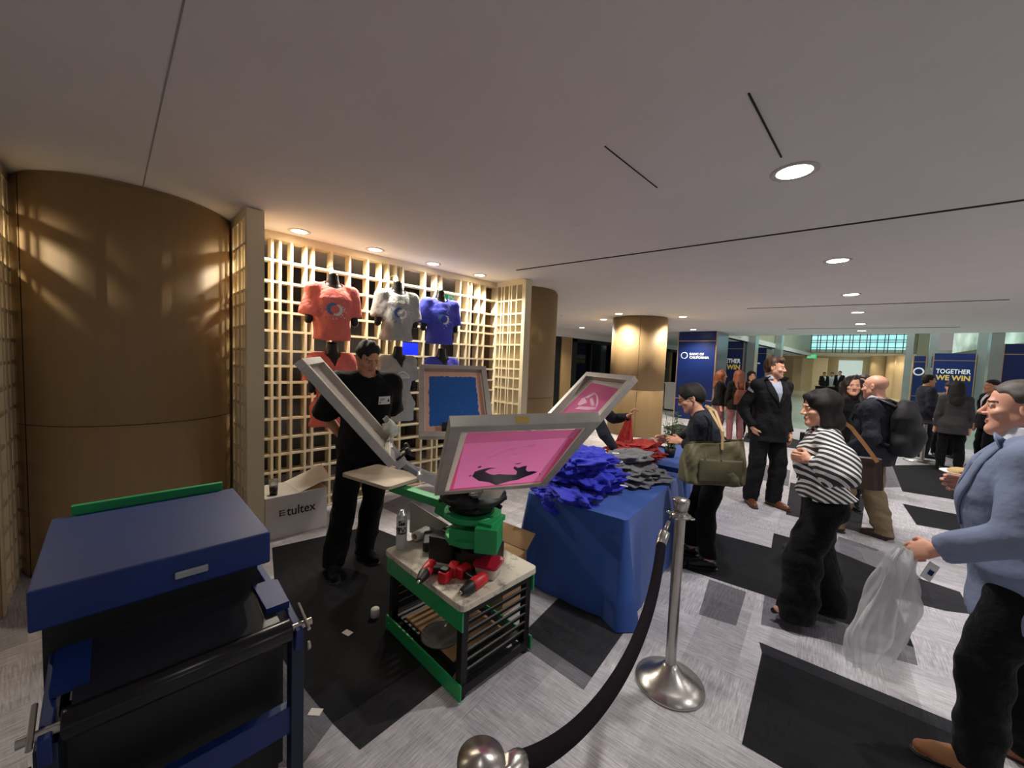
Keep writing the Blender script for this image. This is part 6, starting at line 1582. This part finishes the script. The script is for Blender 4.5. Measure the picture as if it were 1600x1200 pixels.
cd = MB(); cd.box(rt_ * .046 + bk * -.0535 + Vector((0, 0, -.064)), (.022, .002, .022), Matrix.Rotation(math.radians(44), 3, 'Z') @ Matrix.Rotation(.5, 3, 'Y')); cd.build('card_print', M_BLUE, t)
pc = Vector(at_y(1506, 744, 2.92)); t = thing('plate', 'small pale plate with food held by the blazer man', 'plate', tuple(pc)); MB().lathe([(0, 0), (.05, 0), (.085, .016), (.084, .019), (.05, .004), (0, .004)], 32).build('dish', M_PWHITE, t); MB().ball((-.01, -.01, .022), (.05, .04, .02), 14).build('food', mat('bread', (206, 176, 120), .8, 0, .12, 30), t)

# ---------------------------------------------------------------- people farther back
def far_person(label, x, y, az, H, sex, hairm, hair, top_m, leg_m, tone='fair', topname='jacket', hem=-.16, shirt=None, **kw):
    r = person(label, x, y, az); f = Fig(H, sex, **kw); make_body(f, r, tone, hb=.026, hh=.0075, hands_fine=0.0)
    if hair: make_hair(f, r, hair, hairm, .010)
    if shirt: make_top(f, r, 'shirt', shirt, .3, arm=0, hem=0, ease=.005, wr=0, h=.014, neck=(.06, 0)); make_top(f, r, topname, top_m, 1.92, hem=hem, ease=.026, arm=.02, h=.014, vneck=.16)
    else: make_top(f, r, topname, top_m, 1.92, hem=hem, ease=.022, arm=.02, h=.014)
    make_trousers(f, r, leg_m, h=.016); make_shoes(f, r, L_BLACK, SOLE, h=.010); return r, f
r, f = far_person('woman seen from behind with light brown hair and a brown backpack', -2.44, 9.69, 125, 1.64, 'f', H_AUB, 'long', C_BLACK, C_MAUVE)
t = thing('small_backpack', 'brown leather backpack on the woman seen from behind', 'backpack', (r.location[0], r.location[1], 0), r.rotation_euler[2])
c = f.pel + np.array([0, -.19, .14]); S = SDF(c - .25, c + .25, .012); S.loft(c - [0, 0, .16], np.eye(3), [(0, .13, .07, 0), (.2, .135, .07, 0), (.32, .10, .05, 0)], 0, p=3); S.build('pack_body', mat('chestnut_leather', (104, 50, 34), .5, 0, .08, 14), t)
st = MB()
for q in (1, -1): st.tube([tuple(c + [q * .07, .02, .14]), tuple(c + [q * .08, .06, .34]), tuple(c + [q * .09, .22, .36])], .012, 6)
st.build('strap', mat('chestnut_leather', (104, 50, 34)), t)
far_person('woman in a maroon top facing the woman with the brown backpack', -2.42, 10.65, -60, 1.63, 'f', H_BLACK, 'bob', C_MAROON, C_BLACK, topname='jumper', hem=-.08)
far_person('woman with curly auburn hair left of the brown backpack', -2.82, 9.75, 10, 1.62, 'f', H_AUB, 'waves', C_BLACK, C_MAUVE, topname='jumper', hem=-.1)
p = at(1046, 641); far_person('dark clothed person standing at the white podium beside the nearest pillar', p[0] - .5, p[1] + .3, 20, 1.72, 'm', H_BLACK, 'short', C_SUIT, C_SUIT, 'tan', shirt=C_WHITE)
t = thing('podium', 'white podium between the round column and the nearest blue pillar', 'podium', (p[0] + .05, p[1] + .1, 0)); MB().bx((-.22, -.22, .05), (.22, .22, 1.0)).build('podium_body', M_PWHITE, t, bevel=.01); MB().bx((-.26, -.26, 1.0), (.26, .26, 1.03)).build('podium_top', M_PWHITE, t); MB().bx((-.2, -.2, 0), (.2, .2, .05)).build('plinth', M_RUBBER, t)
far_person('woman seen from behind with long black hair and a grey jacket by the cocktail table', .80, 10.15, 95, 1.60, 'f', H_BLACK, 'long', C_DKGREY, C_BLACK, hem=-.22)
far_person('man in a navy suit on the far side of the cocktail table, facing right', .50, 11.42, 20, 1.72, 'm', H_BLACK, 'short', C_NAVY, C_NAVY, 'tan', shirt=C_WHITE)
far_person('person in a pale sweater leaning at the cocktail table beside the navy suit', .82, 11.85, -80, 1.60, 'f', H_DARK, 'pixie', C_PALE, C_BLACK, topname='sweater', hem=-.08, lean=14)
far_person('dark clothed person with black hair just left of the blazer man\'s face', 1.28, 10.9, 200, 1.66, 'm', H_BLACK, 'short', C_BLACK, C_BLACK, 'tan', shirt=C_WHITE)
t = thing('cocktail_table', 'round dark cocktail table on a chrome leg in the hall', 'table', (.50, 10.75, 0))
MB().lathe([(0, .75), (.42, .75), (.43, .76), (.42, .775), (0, .775)], 40).build('table_top', L_BLACK, t); MB().lathe([(.03, .03), (.03, .75)], 20).build('column_leg', M_STEEL, t); MB().lathe([(0, 0), (.26, 0), (.25, .015), (.05, .035), (0, .04)], 36).build('base', M_STEEL, t)
t = thing('cup', 'small white cup on the cocktail table', 'cup', (.62, 10.55, .776)); MB().lathe([(0, 0), (.03, 0), (.045, .08), (.042, .08), (.028, .006), (0, .006)], 20).build('cup_body', M_PWHITE, t)
for px, Y, az, lab in ((1287, 31.2, -60, 'leftmost of three suited people standing far off by a black table'), (1299, 31.8, -90, 'middle of three suited people far off, in a white top'), (1311, 31.0, -110, 'rightmost and tallest of three suited people far off')):
    p = at_y(px, 600, Y); far_person(lab, p[0], Y, az, 1.70 + (.12 if px == 1311 else 0), 'm' if px != 1299 else 'f', H_BLACK, 'short', C_SUIT if px != 1299 else C_WHITE, C_SUIT, 'tan', shirt=C_WHITE if px != 1299 else None)
p = at_y(1300, 605, 30.4); t = thing('buffet_table', 'small black draped table in front of the three far people', 'table', (p[0], 30.2, 0)); MB().bx((-.75, -.3, 0), (.75, .3, .76)).build('drape', C_BLACK, t, bevel=.02); MB().bx((-.78, -.33, .76), (.78, .33, .79)).build('table_top', L_BLACK, t)
